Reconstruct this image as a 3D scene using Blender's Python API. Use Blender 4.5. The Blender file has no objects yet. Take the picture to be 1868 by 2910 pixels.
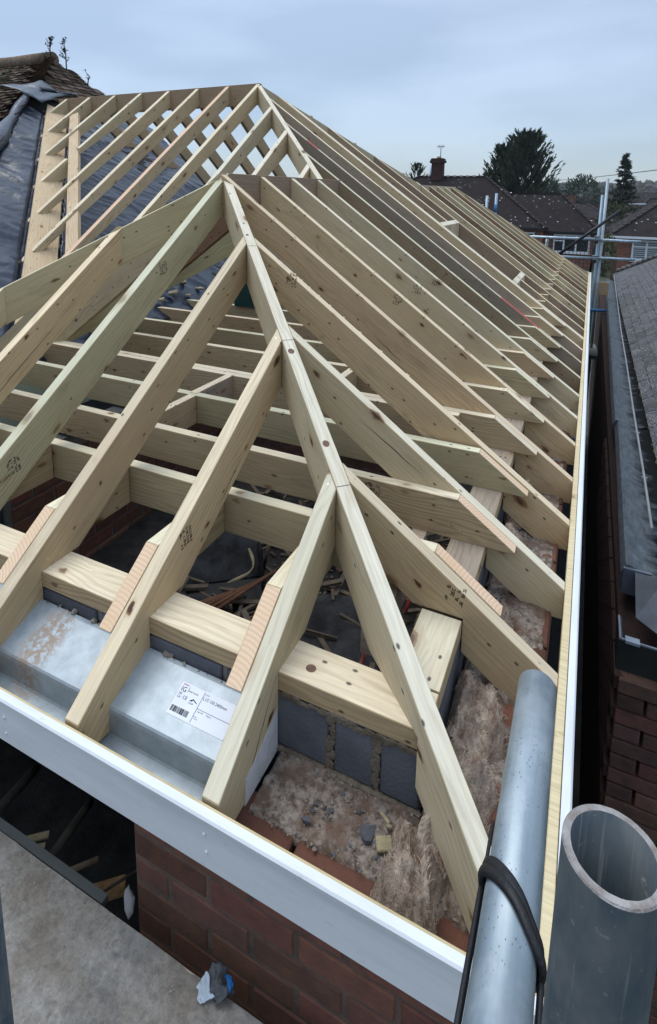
import bpy, bmesh, math, random
from mathutils import Vector, Matrix, noise
R=math.radians; PI=math.pi
random.seed(7)
S=bpy.context.scene; C=S.collection
# ------------------------------------------------------------------ camera
cam=bpy.data.cameras.new('camera'); co=bpy.data.objects.new('camera',cam); C.objects.link(co); S.camera=co
cam.sensor_fit='VERTICAL'; cam.sensor_height=24; cam.sensor_width=24; cam.lens=1616.63/2910*24
cam.shift_x=28.855/2910; cam.shift_y=-625.893/2910; cam.clip_start=.02; cam.clip_end=6000
def cam_basis(yaw,pitch,roll):
    f=Vector((-math.sin(yaw)*math.cos(pitch),math.cos(yaw)*math.cos(pitch),-math.sin(pitch)))
    r=Vector((math.cos(yaw),math.sin(yaw),0)); u=r.cross(f)
    return math.cos(roll)*r+math.sin(roll)*u, -math.sin(roll)*r+math.cos(roll)*u, f
r_,u_,f_=cam_basis(.44362,.173918,.0136814)
co.matrix_world=Matrix(((r_.x,u_.x,-f_.x,-.0244),(r_.y,u_.y,-f_.y,-.79996),(r_.z,u_.z,-f_.z,1.25679),(0,0,0,1)))
# ------------------------------------------------------------------ world, sun, exposure
SUN_EL,SUN_AZ=R(68),R(-75)
W=bpy.data.worlds.new('World'); S.world=W; W.use_nodes=True
def world():
    nt=W.node_tree; N=nt.nodes; L=nt.links; N.clear()
    out=N.new('ShaderNodeOutputWorld'); add=N.new('ShaderNodeAddShader')
    sk=N.new('ShaderNodeTexSky'); sk.sky_type='NISHITA'; sk.sun_disc=False; sk.sun_elevation=SUN_EL; sk.sun_rotation=SUN_AZ
    sk.air_density=1.0; sk.dust_density=.3; sk.ozone_density=4
    b1=N.new('ShaderNodeBackground'); b1.inputs[1].default_value=.05; L.new(sk.outputs[0],b1.inputs[0])
    # cloud deck: brighter towards the zenith as any overcast sky is, with soft grey folds
    tc=N.new('ShaderNodeTexCoord'); sep=N.new('ShaderNodeSeparateXYZ'); L.new(tc.outputs['Generated'],sep.inputs[0])
    ab=N.new('ShaderNodeMath'); ab.operation='MAXIMUM'; L.new(sep.outputs[2],ab.inputs[0]); ab.inputs[1].default_value=0
    cm=N.new('ShaderNodeMapping'); cm.inputs['Scale'].default_value=(1.2,1.2,4.5); L.new(tc.outputs['Generated'],cm.inputs[0])
    nz=N.new('ShaderNodeTexNoise'); nz.inputs['Scale'].default_value=1.7; nz.inputs['Detail'].default_value=5; nz.inputs['Roughness'].default_value=.45
    L.new(cm.outputs[0],nz.inputs[0])
    r=N.new('ShaderNodeValToRGB'); r.color_ramp.elements[0].position=.40; r.color_ramp.elements[0].color=(.295,.35,.43,1)
    r.color_ramp.elements[1].position=.62; r.color_ramp.elements[1].color=(.42,.485,.58,1); L.new(nz.outputs[0],r.inputs[0])
    pw=N.new('ShaderNodeMath'); pw.operation='POWER'; L.new(ab.outputs[0],pw.inputs[0]); pw.inputs[1].default_value=1.5
    g=N.new('ShaderNodeMath'); g.operation='MULTIPLY_ADD'; L.new(pw.outputs[0],g.inputs[0]); g.inputs[1].default_value=2.2; g.inputs[2].default_value=.78
    b2=N.new('ShaderNodeBackground'); L.new(r.outputs[0],b2.inputs[0]); L.new(g.outputs[0],b2.inputs[1])
    L.new(b1.outputs[0],add.inputs[0]); L.new(b2.outputs[0],add.inputs[1]); L.new(add.outputs[0],out.inputs[0])
world()
sl=bpy.data.lights.new('sun','SUN'); sl.energy=1.5; sl.angle=R(40); sl.color=(1,.96,.88)
so=bpy.data.objects.new('sun',sl); C.objects.link(so)
so.rotation_euler=Vector((-math.sin(SUN_AZ)*math.cos(SUN_EL)*1,-math.cos(SUN_AZ)*math.cos(SUN_EL),-math.sin(SUN_EL))).to_track_quat('-Z','Y').to_euler()
S.view_settings.view_transform='Standard'; S.view_settings.look='None'; S.view_settings.gamma=1; S.view_settings.exposure=.14
S.cycles.max_bounces=6
# ------------------------------------------------------------------ node helpers
class NB:
    def __init__(s,name):
        s.m=bpy.data.materials.new(name); s.m.use_nodes=True; s.nt=s.m.node_tree; s.N=s.nt.nodes; s.L=s.nt.links
        s.b=s.N['Principled BSDF']; s.b.inputs['Specular IOR Level'].default_value=.3
        s.tc=s.N.new('ShaderNodeTexCoord'); s.oi=s.N.new('ShaderNodeObjectInfo')
    def put(s,v,sock):
        if hasattr(v,'is_output'): s.L.new(v,sock)
        elif isinstance(v,(tuple,list)):
            v=tuple(v); 
            if len(sock.default_value)==4 and len(v)==3: v=v+(1,)
            sock.default_value=v
        else: sock.default_value=v
    def math(s,op,a,b=0.,c=0.):
        n=s.N.new('ShaderNodeMath'); n.operation=op; s.put(a,n.inputs[0]); s.put(b,n.inputs[1]); s.put(c,n.inputs[2]); return n.outputs[0]
    def map(s,v,scale=(1,1,1),loc=(0,0,0),rot=(0,0,0)):
        n=s.N.new('ShaderNodeMapping'); s.L.new(v,n.inputs[0]); s.put(loc,n.inputs[1]); s.put(rot,n.inputs[2]); s.put(scale,n.inputs[3]); return n.outputs[0]
    def vadd(s,a,b,op='ADD'):
        n=s.N.new('ShaderNodeVectorMath'); n.operation=op; s.put(a,n.inputs[0]); s.put(b,n.inputs[1]); return n.outputs[0]
    def vscale(s,a,k):
        n=s.N.new('ShaderNodeVectorMath'); n.operation='SCALE'; s.put(a,n.inputs[0]); s.put(k,n.inputs[3]); return n.outputs[0]
    def obj(s,rnd=True):
        v=s.tc.outputs['Object']
        if rnd:
            k=s.math('MULTIPLY',s.oi.outputs['Random'],61.7); n=s.N.new('ShaderNodeCombineXYZ'); s.L.new(k,n.inputs[0]); k2=s.math('MULTIPLY',k,1.73); s.L.new(k2,n.inputs[1]); s.L.new(k,n.inputs[2])
            v=s.vadd(v,n.outputs[0])
        return v
    def pos(s):
        n=s.N.new('ShaderNodeNewGeometry'); return n.outputs['Position']
    def noise(s,v,scale,detail=4,rough=.55,out=0):
        n=s.N.new('ShaderNodeTexNoise'); s.L.new(v,n.inputs[0]); n.inputs['Scale'].default_value=scale; n.inputs['Detail'].default_value=detail; n.inputs['Roughness'].default_value=rough; return n.outputs[out]
    def voro(s,v,scale,feat='F1',rnd=1.):
        n=s.N.new('ShaderNodeTexVoronoi'); n.feature=feat; s.L.new(v,n.inputs[0]); n.inputs['Scale'].default_value=scale; n.inputs['Randomness'].default_value=rnd; return n
    def ramp(s,v,*st):
        n=s.N.new('ShaderNodeValToRGB'); e=n.color_ramp.elements
        while len(e)<len(st): e.new(.5)
        for el,(p,c) in zip(e,st):
            el.position=p; el.color=(c,c,c,1) if isinstance(c,(int,float)) else tuple(c)+(1,)
        s.L.new(v,n.inputs[0]); return n.outputs[0]
    def mix(s,f,a,b,mode='MIX'):
        n=s.N.new('ShaderNodeMix'); n.data_type='RGBA'; n.blend_type=mode; s.put(f,n.inputs[0]); s.put(a,n.inputs[6]); s.put(b,n.inputs[7]); return n.outputs[2]
    def bump(s,h,st=.3,dist=.01):
        n=s.N.new('ShaderNodeBump'); n.inputs['Strength'].default_value=st; n.inputs['Distance'].default_value=dist; s.L.new(h,n.inputs['Height']); s.L.new(n.outputs[0],s.b.inputs['Normal'])
    def fin(s,col,rough=.7,metal=0.,tint=True):
        if tint: col=s.mix(1.,col,s.oi.outputs['Color'],'MULTIPLY')
        s.put(col,s.b.inputs['Base Color']); s.put(rough,s.b.inputs['Roughness']); s.put(metal,s.b.inputs['Metallic']); return s.m
def m_wood(name,c1,c2,green=.35,knots=True,rough=.72,stain=.5):
    n=NB(name); v0=n.obj(); sx=n.N.new('ShaderNodeSeparateXYZ'); n.L.new(v0,sx.inputs[0])
    zz=n.math('MULTIPLY_ADD',sx.outputs[1],.8,sx.outputs[2]); cb=n.N.new('ShaderNodeCombineXYZ'); n.L.new(sx.outputs[0],cb.inputs[0]); n.L.new(zz,cb.inputs[1]); v=cb.outputs[0]
    def vor(scale,loc):
        k=n.N.new('ShaderNodeTexVoronoi'); k.voronoi_dimensions='2D'; n.L.new(n.map(v,scale,loc),k.inputs[0]); k.inputs['Scale'].default_value=1.; return k
    wob=n.vscale(n.noise(n.map(v,(30,60,30)),1.,2,out=1),.12)
    kv=n.N.new('ShaderNodeTexVoronoi'); kv.voronoi_dimensions='2D'; n.L.new(n.vadd(n.map(v,(3.6,8.2,1)),wob),kv.inputs[0]); kv.inputs['Scale'].default_value=1.
    kd=kv.outputs['Distance']; kr=n.math('GREATER_THAN',_sep(n,kv.outputs['Color'],0),.60)
    ksz=n.math('MULTIPLY_ADD',n.math('POWER',_sep(n,kv.outputs['Color'],1),3.),.085,.030); kq=n.math('DIVIDE',n.math('SUBTRACT',kd,.03),ksz)
    kn=n.math('MULTIPLY',n.ramp(kq,(.75,1.),(1.,0.)),kr); kc=n.math('MULTIPLY',n.ramp(kq,(.15,1.),(.6,0.)),kr)
    halo=n.math('MULTIPLY',n.ramp(n.math('MULTIPLY',kq,.3),(.25,1.),(.8,0.)),kr)
    pull=n.math('MULTIPLY',n.ramp(kd,(0.,1.),(.5,0.)),kr)
    lv=n.vadd(n.map(v,(.5,22,1)),n.vscale(n.noise(n.map(v,(1.1,7,1)),1.,3,out=1),3.2))
    w=n.N.new('ShaderNodeTexWave'); w.wave_type='BANDS'; w.bands_direction='Y'; n.L.new(lv,w.inputs[0]); w.inputs['Scale'].default_value=.85; w.inputs['Distortion'].default_value=1.2; w.inputs['Detail'].default_value=2; w.inputs['Detail Scale'].default_value=.7
    n.L.new(n.math('MULTIPLY',pull,7.),w.inputs['Phase Offset'])
    ring=n.math('MULTIPLY',n.ramp(w.outputs['Fac'],(.45,0.),(.97,1.)),n.ramp(n.noise(n.map(v,(.9,5,1),(7,3,0)),1.,3),(.38,.08),(.66,.9)))
    fib=n.noise(n.map(v,(5,170,1)),1.,3,.6)
    col=n.mix(n.math('MULTIPLY',ring,.62),c1,c2)
    col=n.mix(.34,col,n.ramp(fib,(.3,.35),(.7,1.)),'MULTIPLY')
    rv=n.math('FRACT',n.math('MULTIPLY',n.oi.outputs['Random'],7.31)); col=n.mix(1.,col,n.mix(rv,(1.04,.99,.93),(.97,.985,.95)),'MULTIPLY')
    gp=n.ramp(n.noise(n.map(v,(1.1,5,1),(1,9,0)),1.,4),(.45,0.),(.72,1.))
    col=n.mix(n.math('MULTIPLY',gp,n.math('MULTIPLY',rv,green*2)),col,(.29,.31,.19))
    bl=n.ramp(n.noise(n.map(v,(1.6,3,1),(11,2,0)),1.,5,.62),(.4,0.),(.75,1.)); col=n.mix(n.math('MULTIPLY',bl,.45),col,(c2[0]*1.02,c2[1]*.95,c2[2]*.9))
    st=n.ramp(n.noise(n.map(v,(2.2,11,1),(5,2,1)),1.,6,.7),(.56,0.),(.74,1.))
    col=n.mix(n.math('MULTIPLY',st,stain),col,(.19,.155,.11))
    dm=n.ramp(n.noise(n.map(v,(3.5,8,1),(21,4,0)),1.,7,.75),(.60,0.),(.72,1.)); col=n.mix(n.math('MULTIPLY',dm,.5*stain+.1),col,(.12,.105,.085))
    col=n.mix(n.math('MULTIPLY',halo,.35),col,(.36,.24,.13))
    if knots: col=n.mix(n.math('MULTIPLY',kn,n.math('MULTIPLY_ADD',_sep(n,kv.outputs['Color'],2),.6,.3)),col,(.20,.10,.05)); col=n.mix(n.math('MULTIPLY',kc,n.math('MULTIPLY_ADD',_sep(n,kv.outputs['Color'],2),.7,.2)),col,(.05,.028,.018))
    ph=vor((13,26,1),(3,1,2)); pin=n.math('MULTIPLY',n.ramp(ph.outputs['Distance'],(.06,1.),(.12,0.)),n.math('GREATER_THAN',_sep(n,ph.outputs['Color'],0),.86))
    col=n.mix(n.math('MULTIPLY',pin,.85),col,(.03,.025,.02))
    n.bump(n.math('ADD',n.math('MULTIPLY',ring,.5),fib),.25,.0015)
    return n.fin(col,rough)
def _sep(n,c,i):
    s=n.N.new('ShaderNodeSeparateColor'); n.L.new(c,s.inputs[0]); return s.outputs[i]
M={}
M['wood']=m_wood('treated_softwood',(.60,.50,.345),(.36,.265,.16),.15)
M['wood_joist']=m_wood('joist_softwood',(.48,.38,.25),(.26,.18,.105),.1,stain=.6)
M['wood_grey']=m_wood('weathered_softwood',(.36,.30,.245),(.225,.18,.14),.03,stain=.7)
M['wood_red']=m_wood('brown_softwood',(.34,.245,.17),(.20,.135,.09),.05,stain=.5)
M['wood_lit_top']=m_wood('lit_softwood_top',(.78,.72,.585),(.54,.465,.345),.1,stain=.3)  # same softwood in a paler copy: light on the tops painted in
def m_fresh():
    n=NB('fresh_cut_end_grain'); v=n.obj(False); k=n.math('MULTIPLY_ADD',n.oi.outputs['Random'],.05,-.06); cb=n.N.new('ShaderNodeCombineXYZ'); n.L.new(k,cb.inputs[1]); n.L.new(k,cb.inputs[2])
    w=n.N.new('ShaderNodeTexWave'); w.wave_type='RINGS'; w.rings_direction='X'; n.L.new(n.vadd(n.map(v,(0,1.,1.)),cb.outputs[0]),w.inputs[0]); w.inputs['Scale'].default_value=46; w.inputs['Distortion'].default_value=1.6; w.inputs['Detail'].default_value=3; w.inputs['Detail Scale'].default_value=.6
    col=n.mix(n.ramp(w.outputs['Fac'],(.35,0.),(.98,.8)),(.74,.535,.39),(.62,.42,.29)); col=n.mix(n.ramp(n.noise(n.obj(),9.,3),(.45,0.),(.7,.5)),col,(.66,.44,.27)); n.bump(n.noise(v,90.,3),.15,.002)
    return n.fin(col,.75)
M['fresh']=m_fresh()
def m_plain(name,c,rough=.6,metal=0.,var=.25,scale=6.,bump=.0,c2=None,obj=True,spec=.3,detail=5,bs=None):
    n=NB(name); v=n.obj() if obj else n.pos(); n.b.inputs['Specular IOR Level'].default_value=spec
    f=n.noise(v,scale,detail,.6); c2=c2 or tuple(x*(1-var) for x in c)
    col=n.mix(n.ramp(f,(.35,0.),(.68,1.)),c,c2)
    if bump: n.bump(n.noise(v,bs or scale*5,4,.65),bump,.01)
    return n.fin(col,rough,metal)
M['upvc']=m_plain('white_upvc',(.66,.68,.69),.38,0,.10,5,spec=.45,c2=(.58,.60,.61))
def m_upvc():
    n=NB('white_board'); v=n.obj(False); f=n.noise(n.map(v,(1.2,6,9)),2.5,5,.65); g=n.noise(n.map(v,(6,20,20)),3.,5,.7)
    col=n.mix(n.ramp(f,(.45,0.),(.75,1.)),(.66,.68,.69),(.56,.575,.58)); col=n.mix(n.ramp(g,(.63,0.),(.74,.5)),col,(.36,.33,.29)); n.b.inputs['Specular IOR Level'].default_value=.45; n.bump(n.noise(n.map(v,(1.5,1,1)),1.6,2),.12,.03); return n.fin(col,n.ramp(g,(.3,.33),(.7,.5)))
M['upvc']=m_upvc()
M['block']=m_plain('dense_grey_block',(.105,.11,.122),.9,0,.3,7,.35,c2=(.06,.062,.068),bs=120)
M['mortar']=m_plain('mortar',(.27,.245,.21),.95,0,.4,14,.7,c2=(.15,.13,.105),bs=90)
M['mortar_old']=m_plain('old_mortar',(.15,.10,.075),.95,0,.4,14,.5,c2=(.07,.055,.045),bs=90)
M['brick']=m_plain('red_brick',(.165,.070,.046),.9,0,.4,20,.4,c2=(.11,.05,.036),bs=110)
M['brick_dark']=m_plain('brown_brick',(.15,.075,.058),.9,0,.4,16,.55,c2=(.085,.05,.042),bs=110)
M['black']=m_plain('black_plastic',(.009,.009,.011),.4,0,.3,6,spec=.35,c2=(.02,.02,.022))
M['rubber']=m_plain('black_rubber',(.010,.010,.011),.5,0,.3,20,.2,spec=.4)
M['lead']=m_plain('grey_lining',(.125,.145,.165),.45,0,.5,3,.25,c2=(.065,.075,.085),spec=.5)
M['felt']=m_plain('black_felt',(.012,.0115,.011),.9,0,.5,9,.6,c2=(.045,.04,.036),bs=60)
M['felt_dusty']=m_plain('dusty_black_felt',(.012,.012,.013),.8,0,.5,9,.5,c2=(.06,.06,.062),bs=60)
M['plaster']=m_plain('grey_render',(.13,.13,.125),.95,0,.35,4,.4)
M['foam']=m_plain('cream_foam',(.36,.30,.18),.9,0,.3,30,.6)
M['osb']=m_plain('strand_board',(.34,.20,.085),.85,0,.5,60,.5)
M['copper']=m_plain('old_lath',(.16,.075,.04),.8,0,.4,20,.4)
M['stick']=m_plain('grey_lath',(.15,.115,.083),.9,0,.4,20,.4)
M['paint_blue']=m_plain('blue_paint',(.05,.19,.42),.5,0,.3,9)
M['red']=m_plain('red_marker',(.55,.10,.09),.8,0,.3,40)
M['ink']=m_plain('stamp_ink',(.018,.017,.016),.8,0,.2,40)
M['paper']=m_plain('label_paper',(.72,.74,.78),.55,0,.08,8)
M['white']=m_plain('white_polystyrene',(.62,.63,.65),.9,0,.2,25,.4,bs=200)
M['cable_grey']=m_plain('grey_cable',(.24,.25,.26),.5,0,.2,8)
M['knot']=m_plain('brown_knot',(.20,.11,.075),.7,0,.35,70,c2=(.11,.06,.045))
M['nail']=m_plain('bright_nail',(.6,.55,.4),.35,.9,.2,20)
M['glass']=m_plain('window_glass',(.02,.024,.03),.08,0,.3,2,spec=.8)
M['white_frame']=m_plain('white_window_frame',(.72,.74,.76),.4,0,.08,4)
M['greenpost']=m_plain('dark_green_sheet',(.012,.045,.04),.5,0,.3,8)
M['soil']=m_plain('ground',(.055,.06,.04),.95,0,.5,.35,.3,c2=(.03,.04,.02),obj=False)
M['blind']=m_plain('slatted_blind',(.16,.19,.21),.6,0,.3,4)
M['pot']=m_plain('clay_pot',(.38,.22,.12),.8,0,.3,10)
M['plasterboard']=m_plain('blue_grey_board',(.03,.045,.07),.8,0,.3,5)
def m_galv():
    n=NB('galvanised_tube'); v=n.obj()
    a=n.noise(n.map(v,(45,45,3)),1.,4,.6); b=n.noise(v,9.,5,.7); p=n.voro(n.map(v,(520,520,190)),1.)
    col=n.mix(n.ramp(a,(.3,0.),(.7,1.)),(.34,.40,.43),(.19,.235,.265)); col=n.mix(n.ramp(b,(.5,0.),(.8,.6)),col,(.56,.60,.62))
    pin=n.math('MULTIPLY',n.ramp(p.outputs['Distance'],(.16,1.),(.26,0.)),n.math('MULTIPLY',n.math('GREATER_THAN',_sep(n,p.outputs['Color'],0),.72),n.ramp(n.noise(v,14.,3),(.45,0.),(.6,1.))))
    col=n.mix(pin,col,(.05,.055,.06)); n.bump(b,.15,.002)
    return n.fin(col,n.ramp(b,(.3,.36),(.7,.55)),.55)
M['galv']=m_galv()
def m_galv_dull():
    n=NB('dull_weathered_tube'); v=n.obj(); a=n.noise(n.map(v,(1,1,.35)),40.,5,.65); b=n.noise(v,13.,4,.6)
    col=n.mix(n.ramp(a,(.35,0.),(.7,1.)),(.05,.072,.088),(.115,.125,.128)); col=n.mix(n.ramp(b,(.52,0.),(.75,.6)),col,(.17,.172,.165))
    sc=n.ramp(n.noise(n.map(v,(160,160,5)),1.,3,.7),(.6,0.),(.72,1.)); col=n.mix(n.math('MULTIPLY',sc,.5),col,(.30,.31,.31)); sp2=n.ramp(n.noise(v,120.,5,.7),(.62,0.),(.7,1.)); col=n.mix(n.math('MULTIPLY',sp2,.6),col,(.27,.265,.25)); n.bump(a,.25,.002); return n.fin(col,.55,.35)
M['galv_dull']=m_galv_dull()
M['rust_rim']=m_plain('cut_tube_end',(.40,.385,.37),.7,.3,.5,90,.4,c2=(.19,.155,.135))
def m_lintel():
    n=NB('galvanised_steel_sheet'); v=n.pos()
    f=n.noise(v,22.,4,.6); col=n.mix(n.ramp(f,(.35,0.),(.7,1.)),(.37,.42,.45),(.27,.31,.34))
    sp=n.math('MULTIPLY',n.ramp(n.noise(v,70.,5,.7),(.46,0.),(.54,1.)),n.ramp(n.noise(n.vadd(v,(1.27,-.17,0)),0.,0),(0,0.),(1,0.)))
    # mortar smears beside the third rafter
    d=n.N.new('ShaderNodeVectorMath'); d.operation='DISTANCE'; n.L.new(n.map(v,(1,.55,0)),d.inputs[0]); d.inputs[1].default_value=(-1.33,.085,0)
    sm=n.math('MULTIPLY',n.ramp(n.noise(v,60.,4,.7),(.44,0.),(.52,1.)),n.ramp(d.outputs['Value'],(.03,1.),(.075,0.)))
    col=n.mix(sm,col,(.33,.26,.20)); n.bump(n.math('ADD',sm,f),.2,.003)
    return n.fin(col,n.math('MULTIPLY_ADD',sm,.4,.34),.25)
M['lintel']=m_lintel()
def m_deck():
    n=NB('dusty_scaffold_board'); v=n.pos()
    a=n.noise(n.map(v,(2,3.2,2)),3.2,6,.62); b=n.noise(v,75.,5,.75); g=n.noise(n.map(v,(3,45,3)),1.,3)
    col=n.mix(n.ramp(a,(.34,0.),(.62,1.)),(.19,.165,.135),(.30,.285,.26))
    col=n.mix(n.ramp(n.noise(v,6.5,4,.5),(.55,0.),(.585,.6)),col,(.17,.165,.155))
    col=n.mix(.8,col,n.ramp(b,(.3,.45),(.7,1.2)),'MULTIPLY'); col=n.mix(.2,col,n.ramp(g,(.3,.5),(.7,1.)),'MULTIPLY')
    col=n.mix(n.ramp(n.noise(v,38.,3,.6),(.66,0.),(.72,.8)),col,(.09,.082,.075))
    n.bump(n.math('ADD',b,n.math('MULTIPLY',a,.6)),.5,.006); return n.fin(col,.9)
M['deck']=m_deck()
def m_tile(name,c1,c2,lich_glint,amt,rough=.55,green=.3,ls=34.):
    n=NB(name); v=n.obj(); p=n.pos()
    f=n.noise(v,26.,5,.65); col=n.mix(n.ramp(f,(.35,0.),(.68,1.)),c1,c2)
    m=n.noise(p,3.,4,.6); col=n.mix(n.math('MULTIPLY',n.ramp(m,(.52,0.),(.72,1.)),green),col,(.055,.058,.018))
    n.b.inputs['Specular IOR Level'].default_value=.18; tv=n.voro(n.map(p,(9,6,9)),1.); col=n.mix(.75,col,n.ramp(_sep(n,tv.outputs['Color'],1),(0.,.72),(1.,1.35)),'MULTIPLY')
    lm=n.math('MULTIPLY',n.ramp(n.noise(n.map(p,(1,.75,1.2)),ls*3.2,6,.72),(.60-amt*.22,0.),(.66-amt*.2,1.)),n.ramp(n.noise(p,2.2,4,.6),(.3,.25),(.6,1.)))
    col=n.mix(lm,col,lich_glint); n.bump(f,.5,.006); return n.fin(col,rough)
M['tile_nbr']=m_tile('grey_concrete_tile',(.070,.067,.068),(.032,.031,.032),(.34,.33,.34),.30,.62,.45,26.)  # pale specks are lichen plus wet highlights painted into the colour
M['tile_old']=m_tile('mossy_brown_tile',(.17,.125,.095),(.07,.053,.044),(.34,.30,.25),.10,.9,.8)
def m_farroof(name,c1,c2,amt):
    n=NB(name); v=n.obj(False)
    w=n.N.new('ShaderNodeTexWave'); w.wave_type='BANDS'; w.bands_direction='Z'; n.L.new(v,w.inputs[0]); w.inputs['Scale'].default_value=5.2; w.inputs['Distortion'].default_value=.35; w.inputs['Detail'].default_value=2
    f=n.noise(v,2.2,5,.7); col=n.mix(n.ramp(f,(.35,0.),(.7,1.)),c1,c2); col=n.mix(n.math('MULTIPLY',n.ramp(w.outputs['Fac'],(.0,1.),(.3,0.)),.45),col,(.012,.011,.012))
    l=n.voro(n.map(v,(3.2,3.2,7)),1.); cl=n.ramp(n.noise(v,.55,3),(.46,0.),(.6,1.)); lm=n.math('MULTIPLY',n.math('MULTIPLY',n.ramp(l.outputs['Distance'],(.12,1.),(.2,0.)),n.math('GREATER_THAN',_sep(n,l.outputs['Color'],0),1-amt)),cl)
    col=n.mix(lm,col,(.55,.55,.56)); n.bump(w.outputs['Fac'],.4,.03); n.b.inputs['Specular IOR Level'].default_value=.12; return n.fin(col,.85)
M['roof_far']=m_farroof('dark_tiled_roof',(.026,.0195,.0175),(.013,.0105,.0105),.6)
M['roof_far2']=m_farroof('grey_brown_tiled_roof',(.036,.029,.027),(.016,.014,.014),.35)
def m_farbrick():
    n=NB('far_brickwork'); v=n.obj(False); b=n.N.new('ShaderNodeTexBrick'); n.L.new(n.map(v,(1,1,1),(0,0,0),(R(90),0,0)),b.inputs[0]); b.inputs['Scale'].default_value=1.; b.inputs['Brick Width'].default_value=.225; b.inputs['Row Height'].default_value=.075; b.inputs['Mortar Size'].default_value=.008
    b.inputs['Color1'].default_value=(.17,.065,.042,1); b.inputs['Color2'].default_value=(.085,.045,.037,1); b.inputs['Mortar'].default_value=(.11,.09,.08,1)
    return n.fin(n.mix(.4,b.outputs[0],n.ramp(n.noise(v,3.,4),(.3,.4),(.7,1.2)),'MULTIPLY'),.9)
M['far_brick']=m_farbrick()
def m_tarp():
    n=NB('navy_tarpaulin'); v=n.pos(); f=n.noise(v,3.5,5,.6)
    d=n.ramp(n.noise(n.map(v,(1,1,2)),5.,6,.7),(.58,0.),(.72,1.))
    col=n.mix(n.ramp(f,(.3,0.),(.7,1.)),(.014,.023,.042),(.009,.015,.028)); col=n.mix(n.math('MULTIPLY',d,.25),col,(.15,.15,.16))
    n.b.inputs['Specular IOR Level'].default_value=.5; n.bump(n.noise(n.map(v,(1.4,.8,1)),9.,2,.5),.35,.03); return n.fin(col,.30)
M['tarp']=m_tarp()
def m_wool():
    n=NB('glass_wool'); v=n.pos(); f=n.noise(n.map(v,(2.4,1,1.2)),17.,7,.74); g=n.noise(v,9.,4,.6)
    col=n.mix(n.ramp(f,(.35,0.),(.62,1.)),(.17,.11,.08),(.56,.455,.36)); col=n.mix(n.ramp(g,(.5,0.),(.72,.8)),col,(.19,.145,.12))
    n.bump(n.noise(n.map(v,(2.6,1,1.4)),45.,5,.7),.9,.02); return n.fin(col,.95)
M['wool']=m_wool()
def m_rubble():
    n=NB('mortar_droppings'); v=n.pos(); f=n.noise(v,55.,6,.72); g=n.noise(v,11.,4,.6)
    col=n.mix(n.ramp(f,(.38,0.),(.6,1.)),(.10,.072,.055),(.36,.30,.25)); col=n.mix(n.ramp(g,(.46,0.),(.62,.85)),col,(.16,.10,.07))
    n.bump(n.noise(v,80.,5,.75),.9,.012); return n.fin(col,.95)
M['rubble']=m_rubble()
def m_leaf(name,a,b):
    n=NB(name); v=n.pos(); return n.fin(n.mix(n.noise(v,2.5,3),a,b),.75)
M['leaf_dark']=m_leaf('dark_conifer_foliage',(.022,.04,.025),(.07,.09,.045))
M['leaf_spruce']=m_leaf('spruce_foliage',(.015,.028,.018),(.045,.06,.03))
M['leaf_green']=m_leaf('olive_shrub_foliage',(.05,.065,.025),(.10,.095,.045))
M['bark']=m_plain('bark',(.075,.055,.042),.95,0,.3,10,.4)
M['twig']=m_plain('bare_twigs',(.13,.105,.09),.95,0,.3,3)
M['wood_far']=m_leaf('far_woodland',(.055,.052,.042),(.10,.082,.07))
M['wood_far2']=m_leaf('far_evergreens',(.018,.034,.022),(.045,.06,.036))
# ------------------------------------------------------------------ object helpers
def tag(o,label=None,cat=None,group=None,kind=None,color=None):
    if label: o['label']=label
    if cat: o['category']=cat
    if group: o['group']=group
    if kind: o['kind']=kind
    if color: o.color=tuple(color)+(1,) if len(color)==3 else color
    return o
def empty(name,loc=(0,0,0),rz=0.):
    o=bpy.data.objects.new(name,None); C.objects.link(o); o.location=loc; o.rotation_euler=(0,0,rz); o.empty_display_size=.1; return o
def link(name,me,parent=None,mw=None):
    o=bpy.data.objects.new(name,me); C.objects.link(o)
    if parent: o.parent=parent
    if mw is not None: o.matrix_local=mw
    return o
def from_bm(name,bm,mats,parent=None,mw=None,smooth=False):
    me=bpy.data.meshes.new(name); bm.to_mesh(me); bm.free()
    for m in (mats if isinstance(mats,(list,tuple)) else [mats]): me.materials.append(m)
    if smooth: me.polygons.foreach_set('use_smooth',[True]*len(me.polygons))
    return link(name,me,parent,mw)
def box_bm(bm,c,s,rot=None,mi=0,bev=0.):
    r=bmesh.ops.create_cube(bm,size=1.); vs=r['verts']
    m=Matrix.Translation(c)@(rot.to_4x4() if rot else Matrix())@Matrix.Diagonal((s[0],s[1],s[2],1)); bmesh.ops.transform(bm,matrix=m,verts=vs)
    fs=list({f for v in vs for f in v.link_faces})
    for f in fs: f.material_index=mi
    if bev:
        es=list({e for v in vs for e in v.link_edges}); bmesh.ops.bevel(bm,geom=es,offset=bev,segments=1,affect='EDGES',clamp_overlap=True,material=-1)
def box(name,c,s,mat,parent=None,rot=None,bev=0.):
    bm=bmesh.new(); box_bm(bm,(0,0,0),s,None,0,bev); return from_bm(name,bm,mat,parent,Matrix.Translation(c)@(rot.to_4x4() if rot else Matrix()))
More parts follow.
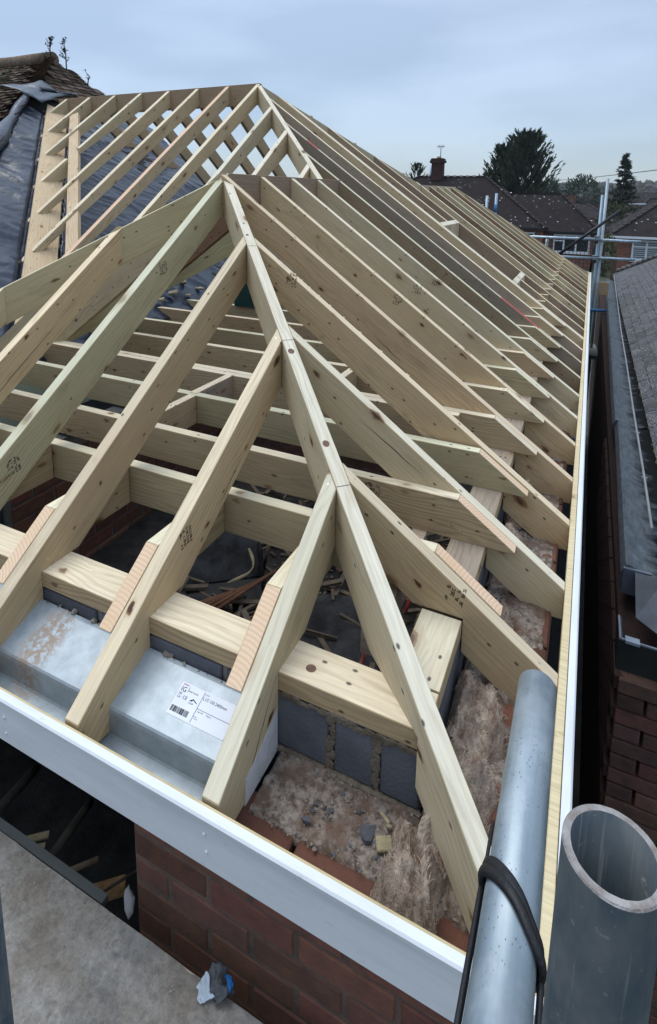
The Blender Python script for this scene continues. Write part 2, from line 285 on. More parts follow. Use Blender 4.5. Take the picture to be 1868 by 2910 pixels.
def tube_bm(bm,pts,rad,n=12,mi=0,caps=True):
    pts=[Vector(p) for p in pts]; rings=[]
    rads=rad if isinstance(rad,(list,tuple)) else [rad]*len(pts)
    up=None
    for i,p in enumerate(pts):
        d=(pts[min(i+1,len(pts)-1)]-pts[max(i-1,0)]).normalized()
        if up is None: up=Vector((0,0,1)) if abs(d.z)<.9 else Vector((1,0,0))
        a=d.cross(up).normalized(); b=a.cross(d); up=b
        rings.append([bm.verts.new(p+rads[i]*(math.cos(2*PI*k/n)*a+math.sin(2*PI*k/n)*b)) for k in range(n)])
    for r0,r1 in zip(rings,rings[1:]):
        for k in range(n):
            f=bm.faces.new((r0[k],r0[(k+1)%n],r1[(k+1)%n],r1[k])); f.smooth=True; f.material_index=mi
    if caps and n>2:
        for r,fl in ((rings[0],0),(rings[-1],1)):
            f=bm.faces.new(r if fl else r[::-1]); f.material_index=mi
def tube(name,pts,rad,mat,parent=None,n=12):
    bm=bmesh.new(); tube_bm(bm,pts,rad,n); return from_bm(name,bm,mat,parent)
def prism(name,prof,width,origin,ang,slope,mats,edge_mi=(),parent=None,bev=.0018,world=True,skew=0.):
    """prof: (r,z) outline in the vertical plane through origin along ang; local X runs along the timber"""
    cs,sn=math.cos(slope),math.sin(slope); bm=bmesh.new(); P=[(r*cs+z*sn,-r*sn+z*cs) for r,z in prof]
    a=[bm.verts.new((x,-width/2,z)) for x,z in P]; b=[bm.verts.new((x,width/2,z)) for x,z in P]
    area=sum(P[i][0]*P[(i+1)%len(P)][1]-P[(i+1)%len(P)][0]*P[i][1] for i in range(len(P)))
    n=len(P); fs=[]
    for i in range(n):
        j=(i+1)%n; f=bm.faces.new((a[i],a[j],b[j],b[i])); f.material_index=edge_mi[i] if i<len(edge_mi) else 0; fs.append(f)
    bm.faces.new(a[::-1]); bm.faces.new(b)
    if skew:
        rm=max(r for r,z in prof)
        for vs in (a,b):
            for v,(r,z) in zip(vs,prof):
                if r>rm-1e-5: v.co.x+=skew*v.co.y/cs
    bmesh.ops.recalc_face_normals(bm,faces=bm.faces)
    if bev: bmesh.ops.bevel(bm,geom=list(bm.edges),offset=bev,segments=1,affect='EDGES',clamp_overlap=True)
    mw=Matrix.Translation(origin)@Matrix.Rotation(ang,4,'Z')@Matrix.Rotation(-slope,4,'Y')
    return from_bm(name,bm,mats,parent,mw)
ORD=['first','second','third','fourth','fifth','sixth','seventh','eighth','ninth','tenth','eleventh','twelfth','thirteenth','fourteenth','fifteenth','sixteenth','seventeenth','eighteenth','nineteenth','twentieth','twenty-first','twenty-second','twenty-third']
def text_mesh(name,s,size,mat,parent,mw,align='LEFT'):
    cu=bpy.data.curves.new(name,'FONT'); cu.body=s; cu.size=size; cu.align_x=align; cu.resolution_u=2
    t=bpy.data.objects.new(name,cu); me=bpy.data.meshes.new_from_object(t); me.name=name; bpy.data.objects.remove(t); bpy.data.curves.remove(cu)
    me.materials.append(mat); return link(name,me,parent,mw)
# ================================================================== STRUCTURE: ground, own walls
T=.7224; SL=math.atan(T); WD=.045; AX=1.87; AZ=T*AX; DV=.178
bm=bmesh.new(); bmesh.ops.create_grid(bm,x_segments=60,y_segments=60,size=1250)
for v in bm.verts:
    d=max(0,v.co.y-240); v.co.z=-3.0+min(9.,d*.024)+ (noise.noise(v.co*.004)*5 if d>0 else 0)
ground=from_bm('ground',bm,M['soil']); tag(ground,kind='structure')
brick_me={}
def brick_mesh(mat,l=.2135,h=.0655,d=.06):
    k=(mat,l,h,d)
    if k not in brick_me:
        bm=bmesh.new(); box_bm(bm,(0,0,0),(l,d,h),None,0,.004)
        for v in bm.verts: v.co+=Vector((random.uniform(-1,1),0,random.uniform(-1,1)))*.0015
        me=bpy.data.meshes.new('brick'); bm.to_mesh(me); bm.free(); me.materials.append(M[mat]); brick_me[k]=me
    return brick_me[k]
def brickwork(parent,o,ang,length,z0,n,mat,phase=0.,proud=.0015,skip=None):
    """courses of single bricks on the vertical plane through o along ang; outside is on the right of ang"""
    u=Vector((math.cos(ang),math.sin(ang),0)); nn=Vector((u.y,-u.x,0)); rot=Matrix.Rotation(ang,4,'Z')
    for c in range(n):
        s=-.112 if (c+phase)%2 else 0.
        while s<length-.03:
            a,b=max(s,0),min(s+.215,length)
            if b-a>.04:
                L=round(b-a-.0015,3); full=abs(L-.2135)<.002
                me=brick_mesh(mat) if full else brick_mesh(mat,round(L*50)/50)
                p=o+u*((a+b)/2)+nn*(-.03+proud+random.uniform(-.0015,.0015)); p.z=z0+c*.075+.0375
                if not(skip and skip(p)):
                    b_=link('brick',me,parent,Matrix.Translation(p)@rot); k=random.uniform(.72,1.2); b_.color=(k*random.uniform(.9,1.1),k,k*random.uniform(.9,1.12),1)
            s+=.225
# own front wall below the fascia (outer leaf), right of the opening
FW=.04
w=empty('brick_wall',(-.9,FW,-3)); tag(w,'red brick wall below the white front fascia, right of the dark opening','wall')
def absP(o): return o.matrix_basis.inverted()
def sub(parent): # children written in world coordinates
    return parent
w.location=(0,0,0)
box('mortar_core',(-.44,FW+.0535,-1.565),(.92,.103,2.83),M['mortar_old'],w)
brickwork(w,Vector((-.9,FW,0)),0.,.93,-1.55,18,'brick')
# right outer leaf (its top shows behind the fascia)
w2=empty('brick_wall'); tag(w2,'outer brick leaf under the right fascia with mortar along its top','wall')
box('mortar_core',(-.085,4.9,-1.57),(.103,9.5,2.82),M['mortar_old'],w2)
for i in range(26):
    b_=link('brick',brick_mesh('brick',.2135,.0655,.10),w2,Matrix.Translation((-.083,.30+i*.225,-.1215))@Matrix.Rotation(PI/2,4,'Z')); k=random.uniform(.6,1.1); b_.color=(k,k,k,1)
# top course of the front leaf, showing behind the front fascia
for i in range(3):
    b_=link('brick',brick_mesh('brick',.2135,.0655,.10),w,Matrix.Translation((-.145-i*.225,FW+.05,-.148))); k=random.uniform(.7,1.1); b_.color=(k,k,k,1)
# inner leaf of grey blocks
def blockwork(w,o,ang,joints,z0,h,thk=.1):
    u=Vector((math.cos(ang),math.sin(ang),0)); nn=Vector((-u.y,u.x,0))
    for a,b in zip(joints,joints[1:]):
        o_=box('block',o+u*((a+b)/2)+nn*(thk/2)+Vector((0,0,z0+h/2)),(b-a-.014,thk,h),M['block'],w,Matrix.Rotation(ang,3,'Z'),.004); k=random.uniform(.8,1.25); o_.color=(k,k,k*1.03,1)
wf=empty('block_wall'); tag(wf,'grey block inner leaf under the front wall plate','wall')
blockwork(wf,Vector((0,.252,0)),0.,[-4.3,-3.86,-3.42,-2.98,-2.54,-2.1,-1.66,-1.22,-.78,-.475,-.36,-.253],-.102,.148)
box('mortar_core',(-2.28,.305,-.04),(4.03,.09,.178),M['mortar'],wf)
for r in range(2):
    blockwork(wf,Vector((0,.254,0)),0.,[-.7,-.5,-.253] if r else [-.9,-.6,-.253],-.33-.225*r,.215)
box('lower_core',(-.6,.306,-1.7),(.7,.09,2.6),M['mortar_old'],wf)
wr=empty('block_wall'); tag(wr,'grey block inner leaf running back under the right wall plate','wall')
js=[.36+.45*i for i in range(20)]
for r in range(2): blockwork(wr,Vector((-.253,0,0)),PI/2,[j+(.2 if r else 0) for j in js],-.14-.225*r+(-.03),.215)
box('mortar_core',(-.305,4.8,-.4),(.09,9.0,.86),M['mortar'],wr)
# old inner brick wall seen through the ceiling timbers
wo=empty('brick_wall'); tag(wo,'old brown brick wall seen below the ceiling joists at the left','wall')
box('mortar_core',(-2.24,1.5,-.30),(.1,1.7,.78),M['plaster'],wo)
brickwork(wo,Vector((-2.185,.68,0)),PI/2,1.62,-.64,9,'brick')
box('render_panel',(-2.215,1.5,-1.2),(.1,1.9,1.08),M['plaster'],wo)
box('blue_panel',(-2.3,.42,-.4),(.2,.45,1.1),M['plasterboard'],wo)
# loft floor and interior dark shell
lf=box('loft_floor',(-2.1,4.9,-.64),(3.6,9.2,.1),M['felt']); tag(lf,kind='structure')
lv=box('room_floor',(-2.3,.9,-1.05),(3.2,1.6,.1),M['felt']); tag(lv,kind='structure')
wb=empty('brick_wall'); tag(wb,'old brick cross wall in shadow behind the joists','wall')
box('mortar_core',(-1.5,2.35,-.25),(1.7,.1,.7),M['mortar_old'],wb); brickwork(wb,Vector((-2.2,2.30,0)),0.,1.6,-.58,8,'brick_dark')
# ================================================================== TIMBER
RY=[.649,1.053,1.457,1.835,2.242,2.635,3.037,3.439,3.846,4.249,4.647,5.043,5.44,5.837,6.233,6.628,7.024,7.422,7.82,8.219,8.619,9.019]
def rprof(rt,rb=0.): # common rafter with bird's mouth
    if rb==0.: return [(0,0),(rt,T*rt),(rt,T*rt-DV),(.392,.105),(.25,.105),(.25,.0026),(.10,-.106),(0,-.106)]
    return [(rb,T*rb),(rt,T*rt),(rt,T*rt-DV),(rb+.0,T*rb-DV)]
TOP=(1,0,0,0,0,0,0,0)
tints=[(1,1,.97),(1.10,1.07,1.0),(.90,.93,.85),(1.02,.93,.82),(.80,.78,.74),(1.12,1.02,.88),(.92,.83,.74)]
def rtop(k):
    y=RY[k]
    if k<3: return y
    if k<7: return AX-.011
    if y<4.5: return y-1.241
    if y<5.9: return 3.2585-(y-4.4995)
    if y<7.69: return AX-.011
    return 9.56-y
GREY={8:'wood_grey',9:'wood_grey',10:'wood',11:'wood_grey',12:'wood_grey'}
right=[]
GR='sloping rafters along the right fascia'
for k,y in enumerate(RY):
    mat=GREY.get(k,'wood_red' if k in (7,14,17) else 'wood'); col=random.choice(tints)
    rt=rtop(k); lab='%s rafter along the right fascia counting from the near corner, %s'%(ORD[k],'weathered grey-brown sides' if mat=='wood_grey' else 'brownish sides' if mat=='wood_red' else 'pale yellowish softwood')
    mats=[M[mat],M['wood_lit_top']]
    if k==11: # interrupted by the trimmed opening
        for a,b,l in ((0,.60,'lower piece of the twelfth right rafter, below the trimmed opening'),(1.355,rt,'upper piece of the twelfth right rafter, above the trimmed opening')):
            o=prism('rafter',rprof(b,a),WD,(0,y,0),PI,SL,mats,TOP); tag(o,l,'rafter',GR,color=col)
        continue
    sk=-1 if k in (0,1,2,7,8,9) else 1 if k in (10,11,12,18,19,20,21) else 0
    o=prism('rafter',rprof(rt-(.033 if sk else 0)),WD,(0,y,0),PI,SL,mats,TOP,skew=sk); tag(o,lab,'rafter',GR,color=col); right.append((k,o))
o=prism('rafter',rprof(rtop(10)-.1),WD,(0,RY[10]+.047,0),PI,SL,[M['wood'],M['wood_lit_top']],TOP); tag(o,'extra rafter doubled against the eleventh right rafter beside the trimmed opening','rafter',GR)
for r,l in ((1.33,'upper short trimmer across the opening between two right rafters'),(.622,'lower short trimmer across the opening between two right rafters')):
    o=prism('trimmer',[(r-.022,T*(r-.022)+.004),(r+.022,T*(r+.022)+.004),(r+.022,T*r-.16),(r-.022,T*r-.16)],.70,(0,5.057,0),PI,SL,[M['wood'],M['wood_lit_top']],TOP); tag(o,l,'trimmer','trimmers in the right slope')
FX=[-.639,-1.043,-1.465,-1.87,-2.27,-2.67,-3.07]
fro=[]
for k,x in enumerate(FX):
    rt=-x if k<3 else AX-.0 if k==3 else 3.74+x
    sk=1 if k<3 else -1 if k>3 else 0
    o=prism('rafter',rprof(rt-(.033 if sk else 0)),WD,(x,0,0),PI/2,SL,[M['wood'],M['wood_lit_top']],TOP,skew=sk)
    tag(o,('tall crown rafter rising from the front eaves to the apex of the lower ridge' if k==3 else '%s front rafter counting left from the near corner, running up to a hip'%ORD[k]),'rafter','front slope rafters',color=tints[(k*3)%7]); fro.append(o)
# left slope of the lower roof
for k,y in enumerate((1.47,1.835,2.242)):
    rt=AX-.011 if k else 1.47; o=prism('rafter',rprof(rt,.36 if k==2 else .3),WD,(-3.74,y,0),0.,SL,[M['wood'] if k!=2 else M['wood_red'],M['wood_lit_top']],TOP)
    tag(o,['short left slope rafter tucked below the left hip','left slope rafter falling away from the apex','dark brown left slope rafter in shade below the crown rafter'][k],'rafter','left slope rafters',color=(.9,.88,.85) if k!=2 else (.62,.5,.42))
# ridge boards
o=prism('ridge_board',[(0,AZ),(1.62,AZ),(1.62,AZ-.165),(0,AZ-.165)],.022,(-AX,AX-.02,0),PI/2,0,[M['wood_red'],M['wood_red']],TOP); tag(o,'short reddish brown ridge board of the lower roof','ridge board',color=(1.05,1,1))
o=prism('ridge_board',[(0,2.354),(2.93,2.354),(2.93,2.14),(0,2.14)],.024,(-6.17,4.4995,0),0.,0,[M['wood_red'],M['wood_red']],TOP); tag(o,'long brown ridge board at the top of the high roof','ridge board',color=(1.15,1.1,1.02))
o=prism('ridge_board',[(0,AZ),(2.25,AZ),(2.25,AZ-.165),(0,AZ-.165)],.022,(-AX,5.45,0),PI/2,0,[M['wood'],M['wood_lit_top']],TOP); tag(o,'far ridge board behind the high roof','ridge board')
# hips
HS=math.atan(T/2**.5); q2=2**.5
def hip(name,corner,ang,r0,r1,label,cat='hip rafter',foot=False,z0=0.,depth=.19,mat='wood',dr=-.0115,w=WD):
    k=T/q2
    f=lambda r:(r,z0+k*r+dr); g=lambda r:(r,z0+k*r+dr-depth)
    pr=[(0,dr),f(r1),g(r1),(.60,.105),(.354,.105),(.354,-.02),(.14,-.1),(0,-.1)] if foot else [f(r0),f(r1),g(r1),g(r0)]
    o=prism(name,pr,w,corner,ang,HS,[M[mat],M['wood_lit_top']],TOP); tag(o,label,cat); return o
HIP=hip('hip_rafter',(0,0,0),PI*.75,0,AX*q2-.03,'long hip rafter climbing from the near corner to the apex',foot=True)
hip('hip_rafter',(-3.74,0,0),PI*.25,0,AX*q2-.03,'greenish hip rafter falling left from the apex of the lower roof',foot=True).color=(.93,.97,.85,1)
hip('hip_rafter',(-AX,3.11,AZ),PI*.75,0.02,(3.2585-AX)*q2,'upper hip rafter dropping from the top apex to the lower ridge')
hip('hip_rafter',(-AX,5.889,AZ),PI*1.25,0.02,(3.2585-AX)*q2,'upper hip rafter behind the top apex, falling to the far ridge')
hip('hip_rafter',(0,9.56,0),PI*1.25,.05,AX*q2,'farthest hip rafter down to the far end of the right fascia')
o=hip('valley_rafter',(-3.74,1.24,0),PI*.25,.35,2.6,'greenish valley rafter seen under the crown rafter','valley rafter'); o.color=(.85,.88,.76,1)
# high roof: front and back slopes
MX=[6.029,5.642,5.236,4.836,4.432,4.033,3.636,3.2585]
def fz(y): return T*(y-1.241)
def sloped(name,x,y1,y0,label,mat='wood',col=(1,1,1),cat='rafter',grp='rafters of the high roof',top=1,back=False,skew=0):
    # rafter in the high roof between plan positions y0 (low) and y1 (high)
    L=abs(y1-y0)
    if not back: o=prism(name,[(0,fz(y0)),(L,fz(y1)),(L,fz(y1)-DV),(0,fz(y0)-.06),],WD,(x,y0,0),PI/2,SL,[M[mat],M['wood_lit_top']],TOP,skew=skew)
    else: o=prism(name,[(0,2.354-T*(y0-4.4995)),(L,2.354),(L,2.354-DV),(0,2.354-T*(y0-4.4995)-DV)],WD,(x,y0,0),-PI/2,SL,[M[mat],M['wood_lit_top']],TOP)
    tag(o,label,cat,grp,color=col); return o
for i,x in enumerate(MX):
    x=-x; zi=lambda y:0
    yv=1.241+(2.11-.7*(x+6.03))/T-.0 if x<-3.5 else x+4.98
    # y where the front slope meets the old roof plane
    if i==3: # cut short against the wide batten
        sloped('rafter',x,4.487,3.545,'fourth front rafter of the high roof from the tarp end, upper piece above the batten',col=(1.05,1.02,.95)); sloped('rafter',x,3.39,yv-.03,'fourth front rafter of the high roof from the tarp end, lower piece by the batten',col=(1.1,1.05,.95))
    else: sloped('rafter',x,4.487,yv-.03,('%s front rafter of the high roof counted from the tarp end'%ORD[i])+(', orange fresh-sawn edge' if i==6 else ''),col=(1.02,.99,.92) if i!=6 else (1,.95,.9)).data.materials[1]=(M['fresh'] if i==6 else M['wood_lit_top'])
    sloped('rafter',x+.0,4.512,7.72,'%s back rafter of the high roof counted from the left'%ORD[i],'wood',(.78,.72,.66),back=True,grp='back slope rafters of the high roof')
for i,(x,y) in enumerate(((-2.858,4.111),(-2.491,3.759),(-2.055,3.291))):
    sloped('rafter',x,1.241-x-.033,x+4.98+.05,'%s short jack rafter hanging from the upper hip below the top apex'%ORD[i],skew=1)
    sloped('rafter',x,4.5+(4.5-y),7.3,'%s short back jack rafter behind the upper hip'%ORD[i],'wood_grey',(1.2,1.1,1.),grp='back slope rafters of the high roof') if False else None
for i,x in enumerate((-2.858,-2.491,-2.055)):
    yb=4.4995+(3.2585+x); L=7.4-yb; zt=2.354-T*(yb-4.4995)
    o=prism('rafter',[(0,zt-T*L),(L,zt),(L,zt-DV),(0,zt-T*L-DV)],WD,(x,7.4,0),-PI/2,SL,[M['wood_grey'],M['wood_lit_top']],TOP); tag(o,'%s short back jack rafter behind the top apex'%ORD[i],'rafter','back slope rafters of the high roof',color=(1.25,1.15,1.))
# boards lying on the old roof along the valley
def valley_board(name,p0,p1,width,thick,lift,label,mat='wood',nrm=None,col=(1,1,1)):
    p0,p1=Vector(p0),Vector(p1); d=(p1-p0); L=d.length; d.normalize(); nrm=Vector(nrm).normalized(); s=nrm.cross(d).normalized()
    bm=bmesh.new(); box_bm(bm,(L/2,0,0),(L,width,thick),None,0,.002)
    mw=Matrix((( d.x,s.x,nrm.x,p0.x+nrm.x*lift),(d.y,s.y,nrm.y,p0.y+nrm.y*lift),(d.z,s.z,nrm.z,p0.z+nrm.z*lift),(0,0,0,1)))
    o=from_bm(name,bm,[M[mat]],None,mw); tag(o,label,'board',color=col); return o
def oldz(x): return 2.11-.7*(x+6.03)
vp=lambda x:Vector((x,1.241+oldz(x)/T,oldz(x)))
valley_board('lay_board',vp(-6.2)+Vector((.075,.10,0)),vp(-3.45)+Vector((.075,.10,0)),.24,.03,-.012,'wide pale board lying on the tarped old roof under the ends of the short rafters',nrm=(.7,0,1),col=(1.18,1.1,1.05),mat='wood')
fs_=lambda x,y:Vector((x,y,fz(y)))
valley_board('batten',fs_(-5.60,4.19),fs_(-3.45,2.15),.105,.05,-.043,'pale wide batten running down the valley across the high roof rafters',nrm=(0,-T,1),col=(1.1,1.05,1.02))
# ceiling joists
def joist(x0,x1,y,label,cut=True,mat='wood_joist',col=(1,1,1),edge='wood_lit_top',grp='ceiling joists',fresh=False):
    # x0: right end on plate, x1: left end
    L=x0-x1
    if cut: pr=[(.155,.112),(.346,.25),(L+.155,.25),(L+.155,.105),(.17,.105)]; ei=(2 if fresh else 1,1,0,0,0); ox=0
    else: pr=[(0,.25),(L,.25),(L,.105),(0,.105)]; ei=(1,0,0,0); ox=x0
    o=prism('ceiling_joist',pr,WD,(ox,y,0),PI,0,[M[mat],M[edge],M['fresh']],ei); tag(o,label,'joist',grp,color=col); return o
jo=[]
for k in range(1,13):
    y=RY[k]-.0455; lx=-3.9 if k<3 else -3.37+.0*k
    if k==2: y-=.012
    jo.append(joist(-.155 if k<11 else -.36,lx,y,'%s ceiling joist from the front, its sloping cut end beside the %s right rafter'%(ORD[k],ORD[k]) if k<11 else '%s ceiling joist from the front, behind the opening in the right slope'%ORD[k],col=[(1,.95,.9),(1,1,.95),(.95,.98,.9)][k%3],cut=k<11,fresh=k<3))
joist(-.5,-3.37,RY[3]-.092,'second joist doubled against the fourth ceiling joist',False)
for k in range(13,22): joist(-.36,-3.3,RY[k]-.0455,'%s ceiling joist from the front, far back under the right slope'%ORD[k],False)
tr=joist(-.155,-3.9,.697,'front trimmer joist carrying the short lookout joists',True,col=(1,.97,.9),fresh=True)
for k,x in enumerate((-.639,-1.043,-1.465,-1.87,-2.27)):
    L=.67
    o=prism('lookout_joist',[(.155,.112),(.346,.25),(L,.25),(L,.105),(.17,.105)],WD,(x-.046,0,0),PI/2,0,[M['wood_joist'],M['wood_lit_top'],M['fresh']],(2,1,0,0,0)); tag(o,'lookout joist with a fresh-cut orange end beside the %s front rafter'%ORD[k],'joist','lookout joists over the front plate',color=(1,1,.92))
for x,y0,y1,l in ((-1.745,1.007,1.375,'short noggin between the second and third ceiling joists'),(-1.76,1.40,1.74,'short noggin with dark stains between the third and doubled ceiling joists'),(-1.2,1.86,2.17,'short noggin near the hip beyond the doubled joist')):
    o=prism('noggin',[(0,.252),(y1-y0,.252),(y1-y0,.107),(0,.107)],WD,(x,y0,0),PI/2,0,[M['wood_grey'] if 'stains' in l else M['wood_joist'],M['wood_lit_top']],TOP); tag(o,l,'noggin',color=(1.1,1.05,1))
# wall plates
o=prism('wall_plate',[(0,.106),(4.3,.106),(4.3,.055),(0,.055)],.112,(-.25,.306,0),PI,0,[M['wood_joist'],M['wood_lit_top']],TOP); PLATE=o; tag(o,'front wall plate lying on grey blocks across the front rafters','wall plate',color=(1,.97,.9))
for i,(a,b,c) in enumerate(((.367,.62,(1,.98,.93)),(.66,3.9,(1.0,.98,.95)),(3.9,9.4,(1,1,1)))):
    o=prism('wall_plate',[(0,.105),(b-a,.105),(b-a,.055),(0,.055)],.112,(-.306,a,0),PI/2,0,[M['wood_joist'],M['wood_grey'] if i==1 else M['wood_lit_top']],TOP); tag(o,['short piece of right wall plate beside the near hip foot','long pale grey stretch of the right wall plate','far stretch of the right wall plate'][i],'wall plate',color=c)
o=box('offcut',(-.47,.74,.06),(.05,.5,.09),M['wood_grey']); tag(o,'grey timber strip lying behind the right wall plate','offcut',color=(1.3,1.25,1.2))
# fascias: softwood backing and white board
def fascia(name,p0,p1,y0,y1,z0,z1,mat,label,cat,grp=None): pass
bm=bmesh.new(); box_bm(bm,(-2.0,-.0098,-.0645),(4.084,.0066,.124),None,0,.001); o=from_bm('fascia_backing',bm,M['wood']); tag(o,'thin softwood backing board behind the white front fascia','backing board',color=(1.02,1,.85))
bm=bmesh.new(); box_bm(bm,(.0115,4.83,-.064),(.021,9.62,.124),None,0,.0015); o=from_bm('fascia_backing',bm,M['wood_lit_top']); tag(o,'long softwood backing board inside the right white fascia','backing board',color=(.86,.82,.66))
ff=empty('fascia'); tag(ff,'white plastic fascia board along the front eaves with nail caps','fascia')
def fas_prof(name,L,mw,parent):
    pr=[(-.016,-.128),(-.014,-.020),(-.020,-.014),(-.021,-.004),(-.017,.0),(0,.0),(0,-.128)]
    bm=bmesh.new(); a=[bm.verts.new((0,y,z)) for y,z in pr]; b=[bm.verts.new((L,y,z)) for y,z in pr]; n=len(pr)
    for i in range(n): bm.faces.new((a[i],a[(i+1)%n],b[(i+1)%n],b[i]))
    bm.faces.new(a); bm.faces.new(b[::-1]); bmesh.ops.recalc_face_normals(bm,faces=bm.faces); return from_bm(name,bm,M['upvc'],parent,mw)
fas_prof('board',4.09,Matrix.Translation((-4.044,-.0135,0)),ff)
for i,(x,z) in enumerate(((-.634,-.046),(-.629,-.088),(-1.249,-.056),(-1.246,-.100))):
    bm=bmesh.new(); bmesh.ops.create_uvsphere(bm,u_segments=10,v_segments=6,radius=.0042); bmesh.ops.scale(bm,vec=(1,.7,1),verts=bm.verts); from_bm('nail_cap',bm,M['upvc'],ff,Matrix.Translation((x,-.0295,z)),True)
fr=empty('fascia'); tag(fr,'long white plastic fascia board running back along the right eaves','fascia')
fas_prof('board',9.60,Matrix.Translation((.0235,-.008,.001))@Matrix.Rotation(PI/2,4,'Z'),fr)
o=box('fascia_backing',(-.2,9.655,-.06),(.42,.022,.125),M['wood_lit_top']); tag(o,'short return backing board at the far end of the right fascia','backing board')
# ================================================================== lintel and its label
li=empty('steel_lintel'); tag(li,'galvanised steel lintel with a white label under the front rafters','lintel')
bm=bmesh.new(); pr=[(.252,-.115),(.252,.008),(.243,.0175),(.232,.0155),(.10,-.036),(.096,-.041),(.094,-.050),(.092,-.108),(.088,-.113),(.03,-.115),(.03,-.118),(.25,-.118)]
a=[bm.verts.new((-4.3,y,z)) for y,z in pr]; b=[bm.verts.new((-.632,y,z)) for y,z in pr]; n=len(pr)
for i in range(n): bm.faces.new((a[i],a[(i+1)%n],b[(i+1)%n],b[i]))
bm.faces.new(a); bm.faces.new(b[::-1]); bmesh.ops.recalc_face_normals(bm,faces=bm.faces); from_bm('steel_body',bm,M['lintel'],li)
bm=bmesh.new(); pr=[(.245,-.113),(.245,.006),(.10,-.045),(.097,-.113)]; a=[bm.verts.new((-.634,y,z)) for y,z in pr]; b=[bm.verts.new((-.616,y,z)) for y,z in pr]
for i in range(4): bm.faces.new((a[i],a[(i+1)%4],b[(i+1)%4],b[i]))
bm.faces.new(a); bm.faces.new(b[::-1]); bmesh.ops.recalc_face_normals(bm,faces=bm.faces); from_bm('insulation_end',bm,M['white'],li)
LS=math.atan(.39); lm=Matrix.Translation((-.873,.137,-.0218))@Matrix.Rotation(LS,4,'X')   # label frame: x right, y up the slope
lab=box('label',(0,0,0),(.17,.0755,.0005),M['paper'],li); lab.matrix_local=lm@Matrix.Translation((.085,.0377,.0009))
def lt(s,x,y,size,mat='ink'): text_mesh('lettering',s,size,M[mat],lab,Matrix.Translation((x-.085,y-.0377,.0006)))
lt('IG',.005,.0545,.0165); lt('UK\nCA',.004,.0465,.0078); lt('CE',.020,.0400,.0115); lt('Steel Lintels',.027,.0590,.0062,'stick'); lt('DoSA',.042,.0365,.0058)
lt('L1/S 150 2400mm',.073,.0560,.0098); lt('L1/S24',.073,.0672,.0046)
lt('Length 2400',.074,.0285,.0036); lt('Weight kg',.101,.0285,.0036); lt('Product',.074,.0125,.0036)
bm=bmesh.new(); rr=random.Random(3); x=.004
while x<.058:
    w_=rr.choice((.0006,.001,.0016)); box_bm(bm,(x+w_/2-.085,.0145-.0377,.0006),(w_,.013,.0003)); x+=w_+rr.choice((.0006,.0011,.0015))
from_bm('barcode',bm,M['ink'],lab)
bm=bmesh.new(); box_bm(bm,(.071-.085,.0377-.0377,.0006),(.0009,.07,.0003)); box_bm(bm,(.1205-.085,.0345-.0377,.0006),(.098,.0007,.0003)); box_bm(bm,(.026-.085,.0630-.0377,.0006),(.0006,.012,.0003)); box_bm(bm,(.077-.085,.0175-.0377,.0006),(.012,.0006,.0003)); from_bm('ruling',bm,M['ink'],lab)
box('red_bar',(.0135-.085,.0708-.0377,.0006),(.016,.0017,.0003),M['red'],lab)
bm=bmesh.new()
vs=[bm.verts.new((x-.085,y-.0377,.0007)) for x,y in ((.0415,.0425),(.051,.0490),(.066,.0425),(.062,.0425),(.0515,.0462),(.048,.0425))]; bm.faces.new(vs); from_bm('mark',bm,M['ink'],lab)
# ================================================================== grade stamps (printed)
GST=['C24','20M','2800','1 1','KD CE','15']
def stamp(par,lx,lz,side,rot=70,size=.014,rows=4,seed=0):
    rr=random.Random(seed); bm=bmesh.new()
    for r in range(rows):
        x=0
        while x<.055:
            w_=rr.uniform(.004,.009)
            if rr.random()<.78:
                for q in range(3):
                    if rr.random()<.75: box_bm(bm,(x+w_/2,-r*.014+(q-1)*.0036,0),(w_*rr.uniform(.5,1),.0019,.0002))
                box_bm(bm,(x+(w_ if rr.random()<.5 else 0),-r*.014,0),(.0016,.009,.0002))
            x+=w_+.003
    mw=Matrix.Translation((lx,side*(WD/2+.0005),lz))@Matrix.Rotation(-side*PI/2,4,'X')
    if side>0: mw=mw@Matrix.Rotation(PI,4,'Z')
    from_bm('grade_stamp',bm,M['ink'],par,mw@Matrix.Rotation(R(rot),4,'Z'))
RD=dict(right)
for k,lx,lz,rot in ((0,.33,-.055,115),(2,1.50,-.05,118),(4,1.18,-.06,115),(5,1.18,-.06,116),(6,1.16,-.06,115)): stamp(RD[k],lx,lz,1,rot,seed=k)
for k,lx,lz in ((1,.45,-.05),(3,1.55,-.06),(3,.5,-.08)): stamp(fro[k],lx,lz,-1,60,seed=k+9+int(lx*7))
stamp(jo[0],.62,.20,1,180,rows=3,seed=31)
for x in (.42,.46): pass
nl=0
for par,pts in ((jo[0],((.36,.155),(.335,.14))),(jo[1],((.37,.14),(.335,.135)))):
    for x,z in pts: tube('nail_head',[(x,WD/2-.002,z),(x,WD/2+.003,z)],.0035,M['nail'],par,8)
